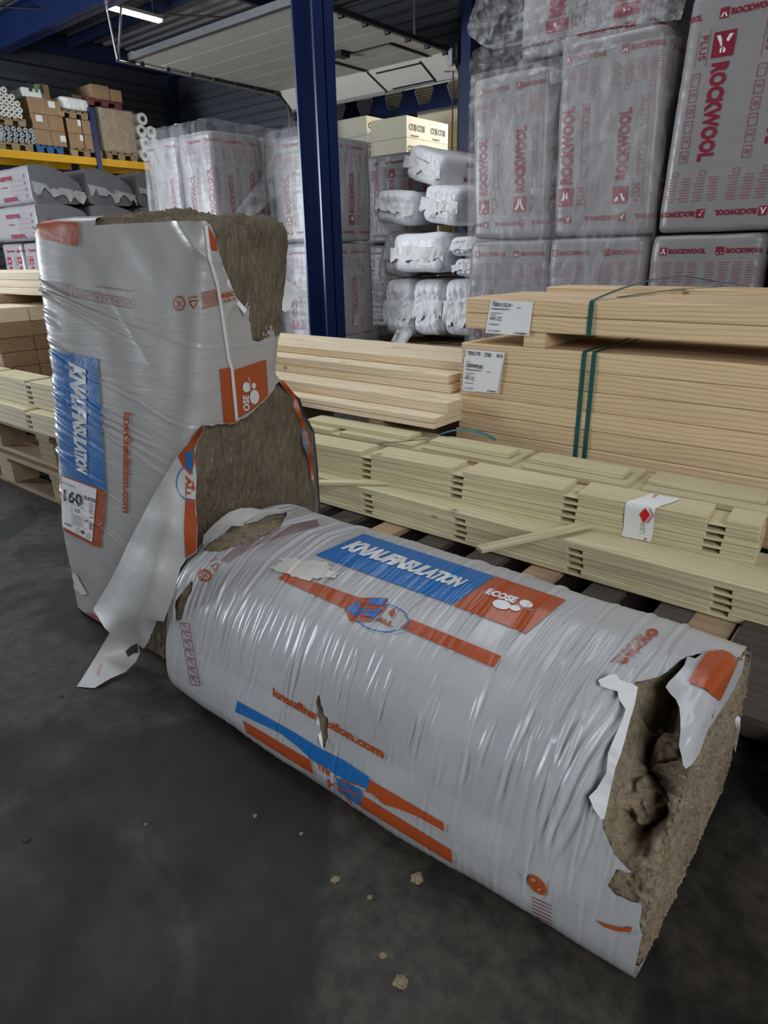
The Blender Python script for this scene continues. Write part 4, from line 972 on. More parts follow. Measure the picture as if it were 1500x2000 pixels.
# ---- straps
def ribbon(mb, pts, width_dir, w, th=.0012):
    pts = np.array(pts, float); wd = np.array(width_dir, float); wd /= np.linalg.norm(wd); V = []
    d = np.gradient(pts, axis=0); nn = np.cross(d, wd); nn /= np.linalg.norm(nn, axis=1)[:, None]+1e-9
    for p, n_ in zip(pts, nn): V += [p-wd*w/2, p+wd*w/2, p+wd*w/2+n_*th, p-wd*w/2+n_*th]
    n = len(pts); F = []
    for i in range(n-1):
        for k in range(4): F.append((i*4+k, i*4+(k+1) % 4, (i+1)*4+(k+1) % 4, (i+1)*4+k))
    F += [(0, 1, 2, 3), (4*n-1, 4*n-2, 4*n-3, 4*n-4)]
    return mb.add(V, F)
def strap(name, x, zb, zt, yf, yb, label, skew=0.0, tail=None, group=None):
    P = [(x, yf-.0075, zb), (x, yf-.0072, (zb+zt)/2), (x, yf-.005, zt-.008), (x, yf-.0015, zt+.001), (x+skew*.1, yf+.01, zt+.0025)]
    P += tail if tail else [(x+skew*.5, (yf+yb)/2, zt+.0022), (x+skew, yb, zt+.0022)]
    return tag(ribbon(MB(), P, (1, 0, 0), .0165).build(name, M['strap']), label, 'strap', group)
strap('strap', -.972, .2, .700, TY, 3.3, 'green plastic strap round the timber stack, the one nearer the white card', -.02)
strap('strap', -.936, .2, .700, TY, 3.3, 'second green plastic strap round the timber stack, beside the first', -.02)
t0 = [(-.955, 2.36, .885), (-.94, 2.5, .905), (-.92, 2.75, .925), (-.88, 3.0, .930), (-.80, 3.15, .905), (-.7, 3.2, .888)]
strap('strap', -.962, .757, .8725, TY, 3, 'green strap round the two upper timbers, its loose end rising behind', 0, t0)
tag(ribbon(MB(), [(-.95, 2.50, .8745), (-.92, 2.62, .878), (-.86, 2.86, .884), (-.74, 3.12, .886)], (1, 0, 0), .0165).build('strap', M['strap']), 'flat green strap end lying over the rear upper timbers', 'strap')
a_ = [atz(850, 852, .36), aty(880, 841, 2.12), aty(910, 838, 2.14), aty(940, 845, 2.16), aty(962, 855, 2.18), aty(970, 862, 2.2)]
arc = []
for i in range(len(a_)-1):
    for f in range(5): arc.append(a_[i]+(a_[i+1]-a_[i])*f/5)
arc = np.array(arc+[a_[-1]]); arc = np.array([arc[max(0, i-3):i+4].mean(0) for i in range(len(arc))])
tag(ribbon(MB(), arc, (0, 1, .25), .016).build('strap', plain('strap_teal', (.03, .17, .19), .4)), 'loose teal strap end arching up between the pine boards and the fence boards', 'strap')
tag(ribbon(MB(), [atz(740, 866, .362), atz(780, 863, .365), atz(835, 858, .366)], (0, 1, 0), .012).build('strap', M['strap']), 'dark strap lying in the gap behind the notched bundle', 'strap')
# ---- stack cards
def card(quad, yplane, label, texts, lines, code):
    P = [aty(x, y, yplane) for x, y in quad]; c = sum(P)/4
    t = thing('stack_card', label, 'label', tuple(c), 'white stack cards')
    u, v = np.meshgrid(np.linspace(0, 1, 8), np.linspace(0, 1, 8)); V = []
    for a_, b_ in zip(u.ravel(), v.ravel()):
        p = (P[0]*(1-a_)+P[1]*a_)*(1-b_)+(P[3]*(1-a_)+P[2]*a_)*b_; V.append(p+np.array((0, -.002*math.sin(a_*3+b_*2), 0)))
    s = mesh_obj('sheet', V, grid_faces(8, 8, False), M['paper'], t); b = bvh_of(s); h = homog(quad)
    pr = Print(); m = lambda *q: [tuple(r) for r in h(np.array(q, float))]
    for s_, x0, y0_, x1, y1_ in texts: pr.text(s_, m((x0, y0_), (x1, y0_), (x1, y1_), (x0, y1_)), 0, .02)
    for x0, y0_, x1, y1_ in lines: pr.line(m((x0, y0_), (x1, y1_)), 1.0, 0)
    pr.lay('print', b, [M['print_black']], t, .0016); return t
card([(907,764),(975,769),(985,689),(910,681)], TY-.0085, 'white card reading 70X170 2700 on the big timber stack', [('70X170', .05, .87, .38, .96), ('2700', .48, .87, .66, .96), ('42', .80, .88, .90, .96)], [(.93,.88,.93,.96),(.96,.88,.96,.96)], None)
card([(903,761),(970,768),(980,708),(907,697)], TY-.0125, 'white card reading 1000949245 over the other card on the big timber stack', [('1000949245', .06, .72, .50, .84), ('Budgetisolatie B.V.', .06, .62, .48, .69), ('4731 CZ', .05, .34, .30, .45), ('Oudenbosch', .05, .22, .28, .27), ('21-10-2023', .05, .05, .30, .10), ('27448891', .70, .02, .97, .08)], [(.06,.55,.30,.55),(.06,.88,.16,.88),(.62,.66,.74,.66),(.06,.49,.18,.49)], (.70,.12,.95,.40))
card([(948,650),(1033,656),(1041,590),(959,585)], TY-.004, 'white card reading 7000115214 on the two upper timbers', [('7000115214', .05, .80, .50, .92), ('Budgetisolatie B.V.', .05, .69, .48, .76), ('4731 CZ', .05, .38, .32, .49), ('Oudenbosch', .05, .24, .28, .29), ('21-10-2023', .05, .05, .32, .10), ('27448891', .66, .02, .95, .08)], [(.05,.60,.32,.60),(.05,.95,.15,.95),(.64,.80,.74,.80),(.05,.54,.18,.54)], (.66,.12,.92,.40))
# ---- wool crumbs on the floor
for k, (x, y, r, lab_) in enumerate(((655,1715,.010,'small tuft of wool on the floor beside the middle of the lying pack'),(815,1713,.014,'tuft of pale wool on the floor near the open end of the pack'),(782,1915,.015,'largest wool tuft on the floor at the front'),(748,1863,.008,'tiny wool crumb on the floor just behind the largest tuft'),(498,1591,.006,'tiny pale crumb on the floor in front of the pack seam'),(588,1626,.005,'light fleck of wool on the floor beside the dark stain'),(284,1607,.004,'white speck of wool on bare concrete'),(119,1358,.008,'dark crumb on the floor near the torn wrapper tail'),(51,1638,.008,'dark crumb on the bare floor near the picture edge'),(722,1750,.006,'thin wool sliver on the dark stain'))):
    c = atz(x, y, .004); bm = bmesh.new(); r *= .75; bmesh.ops.create_icosphere(bm, subdivisions=3, radius=r)
    for v in bm.verts: v.co = v.co*(1+.55*float(fbm(v.co.x/r*1.3+k*3, v.co.y/r*1.3, v.co.z/r*1.3, 3))); v.co.z = abs(v.co.z)*.5
    bm.verts.index_update(); o = mesh_obj('wool_tuft', [tuple(v.co) for v in bm.verts], [[v.index for v in f.verts] for f in bm.faces], M['wool2'] if 'dark' not in lab_[:5] else M['hole']); bm.free()
    o.location = (c[0], c[1], 0); tag(o, lab_, 'wool tuft', 'crumbs on the floor')
# ============================================================ wrapped slab packs and the rest of the hall
def tube_pack(w, d, h, r=.05, seed=0, nq=112, nt=70, bulge=.015, wr=1.0, dome=.02):
    """upright rounded pack, returns V grid (local, base at z=0), normals, perimeter start = front left corner"""
    loop = [(-w/2, -d/2), (w/2, -d/2), (w/2, d/2), (-w/2, d/2)]
    P = loop_resample(loop, nq); sig = r/(2*(w+d)/nq)*.6; P = circ_smooth(P, sig)
    tc = np.concatenate([[0, .004, .012], np.linspace(.03, h-.03, nt), [h-.012, h-.004, h], np.full(8, h)])
    k = np.concatenate([[.86, .95, .985], np.ones(nt), [.985, .95, .86], np.linspace(.75, 0, 8)])
    tz = tc.copy(); tz[-9:] += dome*(1-np.linspace(1, 0, 9)**2)
    s = 1 + bulge*np.sin(np.pi*np.clip(tc/h, 0, 1)); V = np.stack([np.column_stack([P*kk*ss, np.full(nq, z)]) for kk, ss, z in zip(k, s, tz)])
    n = outward(V, grid_normals(V)); X, Y, Z = V[..., 0]+seed*3.7, V[..., 1]+seed, V[..., 2]
    hh = wr*(.008*pn(X*4, Y*4, Z*3) + .003*ridge(pn(X*7, Y*7, Z*2+seed), 3)*np.clip(.5+pn(Z*3, seed, 0.), 0, 1) + .0025*pn(X*3, Y*3, Z*28)); hh[np.array(k) < .9] *= .2
    return V + n*hh[..., None], n, P, tc
def lay_param(T, G, n, tc, per, eps):
    """template points (distance round the pack, height) onto a pack grid"""
    q, z = T[:, 0], T[:, 1]; nq = G.shape[1]; fq = (q/per*nq) % nq; j = np.floor(fq).astype(int); a = fq-j; j1 = (j+1) % nq
    fi = np.interp(z, tc[:-8], np.arange(len(tc)-8)); i = np.clip(np.floor(fi).astype(int), 0, len(tc)-10); b = fi-i
    f = lambda A: ((A[i, j % nq].T*(1-a)+A[i, j1].T*a)*(1-b)+(A[i+1, j % nq].T*(1-a)+A[i+1, j1].T*a)*b).T
    return f(G)+f(n)*eps
class Tmpl:
    def __init__(s): s.P = []; s.F = []; s.m = []
    def raw(s, P, F, m): b = len(s.P); s.P += [tuple(p) for p in P]; s.F += [[i+b for i in f] for f in F]; s.m += [m]*len(F)
    def poly(s, p, m, mx=.05): s.raw(*fill2d(p, mx), m)
    def rect(s, x0, y0, x1, y1, m, mx=.05): s.poly([(x0,y0),(x1,y0),(x1,y1),(x0,y1)], m, mx)
    def text(s, t, x, y, hgt, ang=0, m=0, bold=.04, wide=1.0):
        P, F, ar = text2d(t, bold, 0, .25); c, sn = math.cos(ang), math.sin(ang); Q = P*np.array((hgt*ar[0]/ar[1]*wide, hgt))
        s.raw(np.column_stack([x+Q[:, 0]*c-Q[:, 1]*sn, y+Q[:, 0]*sn+Q[:, 1]*c]), F, m); return hgt*ar[0]/ar[1]*wide
    def logo(s, x, y, a, ang=0, fine=False):
        c, sn = math.cos(ang), math.sin(ang); R = lambda p: [(x+(u*c-v*sn)*a, y+(u*sn+v*c)*a) for u, v in p]
        s.poly(R([(0,0),(1,0),(1,1),(0,1)]), 0); 
        s.poly(R([(.12,.14),(.30,.14),(.48,.46),(.48,.84),(.38,.84),(.34,.50)]), 2); s.poly(R([(.88,.14),(.70,.14),(.54,.46),(.54,.84),(.62,.84),(.66,.50)]), 2)
    def frame(s, x0, y0, x1, y1, w, m):
        for r in ((x0,y0,x1,y0+w),(x0,y1-w,x1,y1),(x0,y0,x0+w,y1),(x1-w,y0,x1,y1)): s.rect(*r, m)
    def flipped(s, W, H):
        t = Tmpl(); t.P = [(W-x, H-y) for x, y in s.P]; t.F = s.F; t.m = s.m; return t
def slab_print(W, H):
    """printing of one face pair, repeated round the pack"""
    t = Tmpl(); u = math.pi/2
    for k in range(8):
        o = k*W*.5; sc = 1.0 if k % 2 else .88
        x = o+W*.17
        t.logo(x-.048*sc, .165*H, .098*sc, 0); t.text('ROCKWOOL', x+.040*sc, .285*H, .078*sc, u, 0, .05, .40*H*sc/(.078*sc)/ (text2d('ROCKWOOL', .05, 0, .25)[2][0]/text2d('ROCKWOOL', .05, 0, .25)[2][1])*1.0)
        t.text('PLUS', o+W*.355, .17*H, .032, u, 0, .0); t.rect(o+W*.285, .15*H, o+W*.290, .29*H, 1); t.rect(o+W*.375, .15*H, o+W*.380, .29*H, 1)
        for j in range(6):
            y = .315*H+j*.064*H; t.frame(o+W*.315, y, o+W*.385, y+.052*H, .0035, 1); t.rect(o+W*.337, y+.015, o+W*.363, y+.019+.008*(j % 3), 1)
        for b_ in range(4):
            x0 = o+W*(.03+.115*b_)
            for j in range(9): t.rect(x0, .755*H+j*.0125*H, x0+W*(.085-.02*((j*7+b_) % 3)/2), .755*H+j*.0125*H+.0035, 1)
            if b_ % 2: t.frame(x0, .725*H, x0+W*.05, .748*H, .003, 1)
        t.logo(o+W*.24, .115*H, .040, math.pi); t.text('ROCKWOOL', o+W*.155, .108*H, .026, math.pi, 0, .05, 1.0)
        t.logo(o+W*.10, .895*H, .040, 0); t.text('ROCKWOOL', o+W*.185, .902*H, .026, 0, 0, .05)
    return t
RW, RD, RH = .585, .60, .985
SP = slab_print(RW, RH); SPF = SP.flipped(RW*4, RH)
PM = [M['red'], M['redthin'], M['print_white']]
def rock_pack(loc, label, group, seed, flip=False, w=RW, h=RH, rot=0.0, lean=(0, 0), dome=.03, shift=0.0, d=RD):
    G, n, P, tc = tube_pack(w, d, h, .07, seed, dome=dome)
    G = G.copy(); G[..., 0] += G[..., 2]*lean[0]; G[..., 1] += G[..., 2]*lean[1]
    o = mesh_obj('slab_pack', G.reshape(-1, 3), grid_faces(*G.shape[:2]), M['rock']); per = 2*(w+d)
    T = SPF if flip else SP; TP = np.array(T.P)*np.array((w/RW, h/RH)); TP[:, 0] += shift
    V = lay_param(TP, G, n, tc, per, .003)
    keep = [(f, m) for f, m in zip(T.F, T.m) if np.ptp(((TP[f, 0]/per) % 1)) < .5]
    p = mesh_obj('printing', V, [f for f, _ in keep], PM, None, True, [m for _, m in keep]); p.parent = o
    o.location = loc; o.rotation_euler = (0, 0, rot); return tag(o, label, 'insulation pack', group)
def pallet(loc, sx, sy, label, mat='pallet', group=None, rot=0.0, h=.144):
    t = thing('pallet', label, 'pallet', (0, 0, 0), group); n = 5
    for k in range(n):
        w = sy/(n+2.2); y = -sy/2 + k*(sy-w)/(n-1); MB().box(-sx/2, sx/2, y, y+w, h-.022, h).build('deck_board', M[mat], t)
    for k in range(3):
        x = -sx/2+.07+k*(sx-.14)/2; MB().box(x-.06, x+.06, -sy/2, sy/2, h-.044, h-.022).build('stringer', M[mat], t)
        for j in range(3):
            y = -sy/2+.07+j*(sy-.14)/2; MB().box(x-.07, x+.07, y-.06, y+.06, .022, h-.044).build('block', M[mat], t)
    for j in range(3):
        y = -sy/2+.07+j*(sy-.14)/2; MB().box(-sx/2, sx/2, y-.05, y+.05, 0, .022).build('runner', M[mat], t)
    t.location = loc; t.rotation_euler = (0, 0, rot); return t
def shell(name, x0, x1, y0, y1, z0, z1, r, mat, label, seed=0, amp=.02, ragged=.1, top=True, nq=150, nt=70):
    """stretch wrap hanging round a whole stack"""
    w, d = x1-x0, y1-y0; P = circ_smooth(loop_resample([(-w/2,-d/2),(w/2,-d/2),(w/2,d/2),(-w/2,d/2)], nq), r/(2*(w+d)/nq)*.6)
    zz = np.linspace(z0, z1-.03, nt); k = np.ones(nt)
    if top: zz = np.concatenate([zz, [z1-.012, z1, z1+.006, z1+.008]]); k = np.concatenate([k, [.985, .95, .6, .2]])
    V = np.stack([np.column_stack([P*kk, np.full(nq, z)]) for kk, z in zip(k, zz)]); n = outward(V, grid_normals(V)); X, Y, Z = V[..., 0]+seed, V[..., 1], V[..., 2]
    hh = amp*(.5+pn(X*2.2, Y*2.2, Z*2.5)+.5*ridge(pn(X*5+Z*1.5, Y*5, Z*1.2+seed), 3)); V = V+n*np.maximum(hh, .004)[..., None]
    F = grid_faces(len(zz), nq); ang = np.arange(nq)/nq; V = V.reshape(-1, 3)
    s = (np.repeat(zz, nq) - z0) - ragged*np.tile(np.abs(pn(ang*14+seed, 1.3, 0.))+.4*np.abs(pn(ang*50, 2., seed*1.)), len(zz))
    V, F = clip_mesh(V, F, s); o = mesh_obj(name, V, F, mat); o.location = ((x0+x1)/2, (y0+y1)/2, 0)
    return tag(o, label, 'stretch wrap')
# ---- right-hand wrapped stack
cols = [(-2.275, 'nearest the dark door post'), (-1.690, 'in the middle of the three columns'), (-1.075, 'beside the picture edge, its lettering upside down')]
ry = 4.30
for k, (x, w_) in enumerate(cols):
    d = .0 if k < 2 else -.03
    rock_pack((x, ry+d, .13), 'lower slab pack in the tall stack, %s' % w_.replace(', its lettering upside down', ''), 'lower slab packs of the tall stack', 1+k, False, .57 if k != 1 else .585, .97, 0, (.0, 0), .01, .29 if k == 1 else .0)
    rock_pack((x+(.02 if k == 1 else 0)+(.03 if k == 2 else 0), ry+d, 1.11), 'tall slab pack at eye level, %s' % w_, 'upper slab packs of the tall stack', 4+k, k == 2, .52 if k == 0 else .585, [.90, .985, 1.06][k], 0, ([-.035, -.035, .03][k], 0), .05, [.0, .30, .0][k])
rock_pack((-.46, ry, .13), 'lower slab pack cut off by the picture edge in the tall stack', 'lower slab packs of the tall stack', 9, False, .585, .97)
rock_pack((-.45, ry, 1.11), 'upper slab pack cut off by the picture edge in the tall stack', 'upper slab packs of the tall stack', 10, True, .585, 1.0)
rock_pack((-1.93, ry+.15, 2.10), 'slab pack lying highest on the first two columns under hazy wrap', 'topmost slab packs', 11, False, .80, .6, 0, (0, 0), .05, .1)
rock_pack((-.95, ry+.05, 2.22), 'slab pack highest above the upside down column', 'topmost slab packs', 12, False, .70, .6)
pallet((-2.0, ry, 0), 1.25, 1.0, 'wooden pallet under the tall stack of packs of slab packs', 'pallet', 'pallets under slab packs', 0, .128); pallet((-.75, ry, 0), 1.2, 1.0, 'second wooden pallet under the tall stack of packs', 'pallet', 'pallets under slab packs', 0, .128)
shell('stretch_wrap', -2.58, -1.37, 3.975, 4.65, .14, 2.06, .08, M['clear'], 'clear stretch wrap round the first two columns of the tall stack of packs', 3, .012, .05, False)
# bunched wrap at the top of the stack
fl = [(914,232),(918,150),(916,122),(924,100),(945,88),(1000,84),(1060,62),(1100,78),(1078,120),(1060,138),(1035,148),(1010,150),(1000,160),(975,185),(955,200),(935,212)]
sheet_px('stretch_wrap_fold', fl, [(x, y, tuple(aty(x, y, 3.90))) for x, y in ((915,200),(1000,120),(1080,90))], M['clear3'], None, 5, .05, 3, 11)
tag(bpy.data.objects['stretch_wrap_fold'], 'crumpled glossy wrap bunched over the top of the column at the door post', 'stretch wrap')
fl = [(930,0),(924,16),(912,52),(914,68),(940,88),(965,96),(1000,90),(1060,80),(1110,70),(1200,52),(1330,38),(1340,0),(1330,-40),(930,-40)]
o = sheet_px('stretch_wrap_hood', fl, [(x, y, tuple(aty(x, y, 3.95))) for x, y in ((915,60),(1000,40),(1100,50),(1330,20),(1000,-30))], M['clear3'], None, 6, .06, 5, 9)
tag(o, 'loose glossy wrap hanging from the highest slab packs on the right', 'stretch wrap')
fl = [(1062,66),(1100,72),(1130,70),(1190,58),(1240,52),(1215,85),(1180,100),(1150,118),(1120,130),(1095,160),(1075,165),(1070,120)]
o = sheet_px('stretch_wrap_fold', fl, [(x, y, tuple(aty(x, y, 3.93))) for x, y in ((1070,120),(1150,90),(1230,55))], M['clear3'], None, 5, .05, 6, 12)
tag(o, 'crinkled wrap fold over the top of the middle right column', 'stretch wrap')
# ---- wrapped stacks behind the upright pack
def block(x1, yf, nx, label, g, seed, z0=.15, hs=(.99, .99), flip=False, pw=.62, d=.60):
    for r in range(2):
        for i in range(nx):
            rock_pack((x1-pw/2-pw*i, yf+d/2+.01, z0+r*1.005), '%s slab pack of the %s, %s' % ('lower' if r == 0 else 'upper', label, ['nearer the heap of bags' if 'column' in g else 'nearer the blue column', 'farther from it'][i]), g, seed+r*2+i, flip, pw-.02, hs[r], 0, (0, 0), .02, .3 if i else 0.1, d)
block(-4.87, 4.95, 1, 'wrapped stack behind the blue column', 'slab packs behind the column', 20, .15, (.99, .93), False, .61, .80)
block(-5.69, 4.42, 2, 'hazy wrapped stack beside the blue column', 'slab packs of the hazy stack', 30, .15, (.99, .99), False, .55)
for r in range(2):
    rock_pack((-5.97, 5.36, .15+r*1.005), '%s slab pack at the back of the hazy stack' % ['lower', 'upper'][r], 'slab packs of the hazy stack', 36+r, False, .54, .99, 0, (0, 0), .02, .2)
pallet((-5.18, 5.36, 0), .8, .9, 'pallet under the wrapped stack behind the blue column', 'pallet', 'pallets under slab packs'); pallet((-6.24, 5.0, 0), 1.1, 1.2, 'pallet under the hazy wrapped stack', 'pallet', 'pallets under slab packs')
shell('stretch_wrap', -5.52, -4.84, 4.91, 5.80, .10, 2.14, .08, M['clear2'], 'hazy stretch wrap round the stack behind the blue column', 1, .018, .12, True)
shell('stretch_wrap', -6.82, -5.665, 4.38, 5.74, .3, 2.22, .1, M['clear2'], 'hazy stretch wrap draped over the stack in front of the rack', 8, .02, .2, True)
fl = [(556,240),(575,236),(620,245),(600,300),(575,345),(540,385),(505,415),(470,432),(440,440),(470,400),(505,355),(530,310)]
o = sheet_px('stretch_wrap_drape', fl, [(x, y, tuple(aty(x, y, Y_))) for x, y, Y_ in ((560,240,4.82),(615,245,4.8),(520,380,4.5),(450,438,4.3))], M['clear2'], None, 7, .03, 7, 7)
tag(o, 'sheet of wrap drawn down diagonally between the two hazy stacks', 'stretch wrap')
# ---- heap of white bags
def bag(name, c, w, h, ln, yaw, pitch, roll, label, group, seed, mat='white_bag', tuck=.5, nq=96, tail=True, prn=False):
    """pillow bag, long axis local +y, end with gathered pleats at y=0"""
    P = circ_smooth(loop_resample([(-w/2,-h/2),(w/2,-h/2),(w/2,h/2),(-w/2,h/2)], nq), .09/(2*(w+h)/nq)*.6)
    k = np.concatenate([np.linspace(0, .8, 14), [.88, .94, .98], np.ones(26), [.98, .9, .7, .3, 0]]); y = np.concatenate([-.025*(1-np.linspace(0, .8, 14)**2), [.004, .014, .035], np.linspace(.07, ln-.05, 26), [ln-.02, ln, ln+.01, ln+.015, ln+.02]])
    V = np.stack([np.column_stack([P[:, 0]*kk, np.full(nq, yy), P[:, 1]*kk]) for kk, yy in zip(k, y)]); n = outward(V, grid_normals(V)); n[:14] = (0, -1, 0)
    a = np.arctan2(V[..., 2]/h, V[..., 0]/w); rr = np.broadcast_to(k[:, None], a.shape); X, Y, Z = V[..., 0]+seed*2.1, V[..., 1], V[..., 2]
    hh = .012*pn(X*4, Y*4, Z*4) + .004*pn(X*14, Y*6, Z*14); pl = .030*ridge(pn(X*38+Z*8, seed*1., 0.), 2)*np.clip(1-np.abs(rr-.62)/.38, 0, 1); cap = (np.arange(len(k)) < 15)[:, None]; hh = hh + np.where(cap, pl*tuck*2, 0)
    V = V + n*hh[..., None]; o = mesh_obj(name, V.reshape(-1, 3), grid_faces(len(k), nq), M[mat])
    if tail:   # gathered wrapper tail across the end
        m_, k_ = 36, 14; T = []; S = []
        for j in range(k_+1):
            for i in range(m_+1):
                u, v = i/m_, j/k_; x = (u-.5)*w*1.02; z = h*(.14-.55*v)
                T.append((x, -.034-.035*math.sin(math.pi*u)*v+.028*float(pn(x*13, z*9, seed*1.7))-.012*float(pn(x*34, z*22, seed)), z+.03*float(pn(x*7, 1.5, seed*2.3))))
                S.append(.62+.34*float(pn(x*11, 4.4, seed*1.9))+.12*float(pn(x*40, .4, seed))-v - (.0 if v > .01 else 0))
        T, TF = clip_mesh(T, grid_faces(k_+1, m_+1, False), np.array(S))
        if TF: d = mesh_obj('wrapper_tail', T, TF, M['film_in']); d.parent = o
    if prn:
        t = Tmpl()
        for k_ in range(4): t.text('ROCKWOOL', .30, k_*.16-.24, .05, 0, 0, .05)
        TP = np.array(t.P); Vp = np.column_stack([np.full(len(TP), w/2+.014), TP[:, 0], TP[:, 1]*.8]); p = mesh_obj('printing', Vp, t.F, [M['red'], M['redthin'], M['print_white']], None, True, t.m); p.parent = o
        Vp2 = np.column_stack([-TP[:, 1]*.9, TP[:, 0]+.1, np.full(len(TP), h/2+.012)]); p = mesh_obj('printing', Vp2, t.F, [M['red'], M['redthin'], M['print_white']], None, True, t.m); p.parent = o
    o.location = c; o.rotation_euler = (pitch, roll, yaw); return tag(o, label, 'insulation bag', group)
def bag_px(x0, y0, x1, y1, Y, *a, **k):
    A, B = aty(x0, y1, Y), aty(x1, y0, Y); w = B[0]-A[0]; h = B[2]-A[2]; return bag('insulation_bag', tuple((A+B)/2), w, h, *a, **k)
g = 'white bags heaped beside the tall stack'
bag_px(788, 284, 872, 362, 5.75, .95, -.20, -.02, .30, 'white bag tilted on the very top of the heap', g, 1, prn=True)
bag_px(736, 368, 806, 440, 5.65, .95, .1, .02, .10, 'white bag under the tilted one, gathered end toward the hazy stack', g, 2)
bag_px(822, 358, 902, 440, 5.65, .95, -.12, .03, .14, 'white bag under the tilted one, leaning on the tall stack of packs', g, 3, prn=True)
bag_px(768, 452, 868, 532, 5.55, 1.0, .0, 0, 0, 'big grey-white bag with a triangular flap in the middle of the heap', g, 4, prn=True, tuck=.2)
bag_px(750, 450, 800, 540, 5.85, .9, .0, 0, 0, 'narrow white bag squeezed behind the big one', g, 5)
bag_px(876, 462, 930, 500, 5.60, .8, 0, 0, 0, 'small bundled bag beside the big one, above its twin', g, 6)
bag_px(886, 503, 940, 540, 5.60, .8, 0, 0, 0, 'small bundled bag beside the big one, below its twin', g, 7)
for k, (a_, b_) in enumerate(((754, 806), (808, 866), (868, 930))):
    bag_px(a_, 546, b_, 654, 5.70, .9, 0, 0, 0, '%s upright creased bag on the pallet below the heap, counted from the blue column' % ['first', 'second', 'third'][k], g, 8+k, tuck=.7)
c = aty(840, 670, 5.7); pallet((c[0]+.1, 6.05, 0), 1.3, .8, 'pallet carrying the heap of white bags', 'pallet', 'pallets under slab packs')
fl = [(764,666),(775,645),(800,640),(806,652),(795,668),(786,672)]
o = sheet_px('loose_film', fl, [(780,655,tuple(aty(780,655,5.55)))], M['film_in'], None, 5, .02, 2, 12); tag(o, 'loose white film hanging off the pallet under the bag heap', 'film')
fl = [(835,478),(872,488),(868,505),(846,518),(840,500)]
for k, x in enumerate((722, 752)):
    rock_pack(tuple(np.array(aty(x+14, 420, 6.9))*np.array((1, 1, 0))+np.array((0, .3, 1.15))), 'slab pack with red squares behind the bag heap, %s' % ['next to the hazy stack', 'closer to the tilted bag'][k], 'slab packs behind the bag heap', 50+k, True, .55, .98, 0, (0, 0), .03, .1)
    rock_pack(tuple(np.array(aty(x+14, 420, 6.9))*np.array((1, 1, 0))+np.array((0, .3, .14))), 'lower slab pack hidden behind the bag heap', 'slab packs behind the bag heap', 52+k, True, .55, .99)
# ---- packs with grey ends on the left
for k, (py0, zt, zb, tag_) in enumerate(((4.0, 2.06, 1.66, 'upper'), (4.0, 1.65, 1.26, 'lower'))):
    for i in range(3):
        y0_ = 4.0+i*.66; w = .62; h = zt-zb; x1 = [-8.54, -8.50, -8.46][i]; ln = 1.6; nq = 80
        prof = []
        for t in np.linspace(0, 1, 13): prof.append((y0_+w*t, zt-(.19 if k == 0 else .07)*t**2.2+.03*math.sin(math.pi*t)))
        prof += [(y0_+w+.005, zt-(.30 if k == 0 else .2)), (y0_+w-.03, zb+.015), (y0_+w-.08, zb), (y0_+.05, zb+.0), (y0_, zb+.03)]
        P = loop_resample(prof, nq, 1.2); c = P.mean(0); rows_ = [(x1-ln, .9), (x1-ln+.04, 1)] + [(x1-ln+.1+(ln-.16)*j/20, 1) for j in range(21)] + [(x1-.02, 1), (x1-.005, .985)]
        V = np.stack([np.column_stack([np.full(nq, x), c+(P-c)*kk]) for x, kk in rows_]); n = outward(V, grid_normals(V)); V = V+n*(.006*pn(V[..., 0]*5+i, V[..., 1]*5, V[..., 2]*5))[..., None]
        o = mesh_obj('slab_pack', V.reshape(-1, 3), grid_faces(len(rows_), nq), M['rock']); nm = ['first', 'second', 'third'][i]
        tag(o, '%s of the %s grey-ended slab packs below the yellow beam, from the picture edge' % (nm, tag_), 'insulation pack', 'grey-ended slab packs')
        E = np.stack([np.column_stack([np.full(nq, x1-.004+.02*(1-kk*kk)), c+(P-c)*kk*.99]) for kk in np.linspace(1, 0, 7)]); e = mesh_obj('end_face', E.reshape(-1, 3), grid_faces(7, nq), M['grey_end']); e.parent = o; e['label'] = 'dull grey end'
        if k == 0:
            T = []; m_ = 24
            for a_ in range(m_+1):
                for b_ in range(5): T.append((x1+.012+.006*b_+.02*float(pn(a_*.45, b_*.5, i*1.7)), y0_+.02+w*a_/m_, zt-.17-.09*a_/m_-.024*b_*(1+1.1*float(pn(a_*.30, 2.2, i*2.3))+.4*float(pn(a_*.9, 1.2, i*2.3)))))
            d = mesh_obj('wrapper_tail', T, grid_faces(m_+1, 5, False), M['film_in']); d.parent = o
        t = Tmpl(); cx_ = x1-.62
        t.text('ROCKWOOL', cx_-.16, zt-.135, .05, 0, 0, .05); t.text('ROCKWOOL', cx_-.12, zt-.36, .05, 0, 0, .05); t.text('constructie plus', cx_-.14, zt-.215, .025, 0, 0, .03)
        for q_ in range(4): t.rect(x1-.12, zt-.34+.07*q_, x1-.105, zt-.30+.07*q_, 0); t.rect(x1-.5, zt-.30+.05*q_, x1-.14, zt-.298+.05*q_, 1); t.rect(x1-.45+.09*q_, zt-.36, x1-.447+.09*q_, zt-.08, 1)
        TP = np.array(t.P); p = mesh_obj('printing', np.column_stack([TP[:, 0], np.full(len(TP), y0_-.012), TP[:, 1]]), t.F, PM, None, True, t.m); p.parent = o
for i in range(3):
    rock_pack((-9.62+.62*i, 4.40, .28), '%s upright slab pack below the grey-ended packs, counted from the picture edge' % ['first', 'second', 'third'][i], 'upright packs below the grey ends', 60+i, True, .58, .96)
o = MB().box(-10.2, -7.9, 4.05, 5.95, 0, .27).build('platform', M['pallet']); tag(o, 'low timber platform carrying the grey-ended slab packs', 'platform')
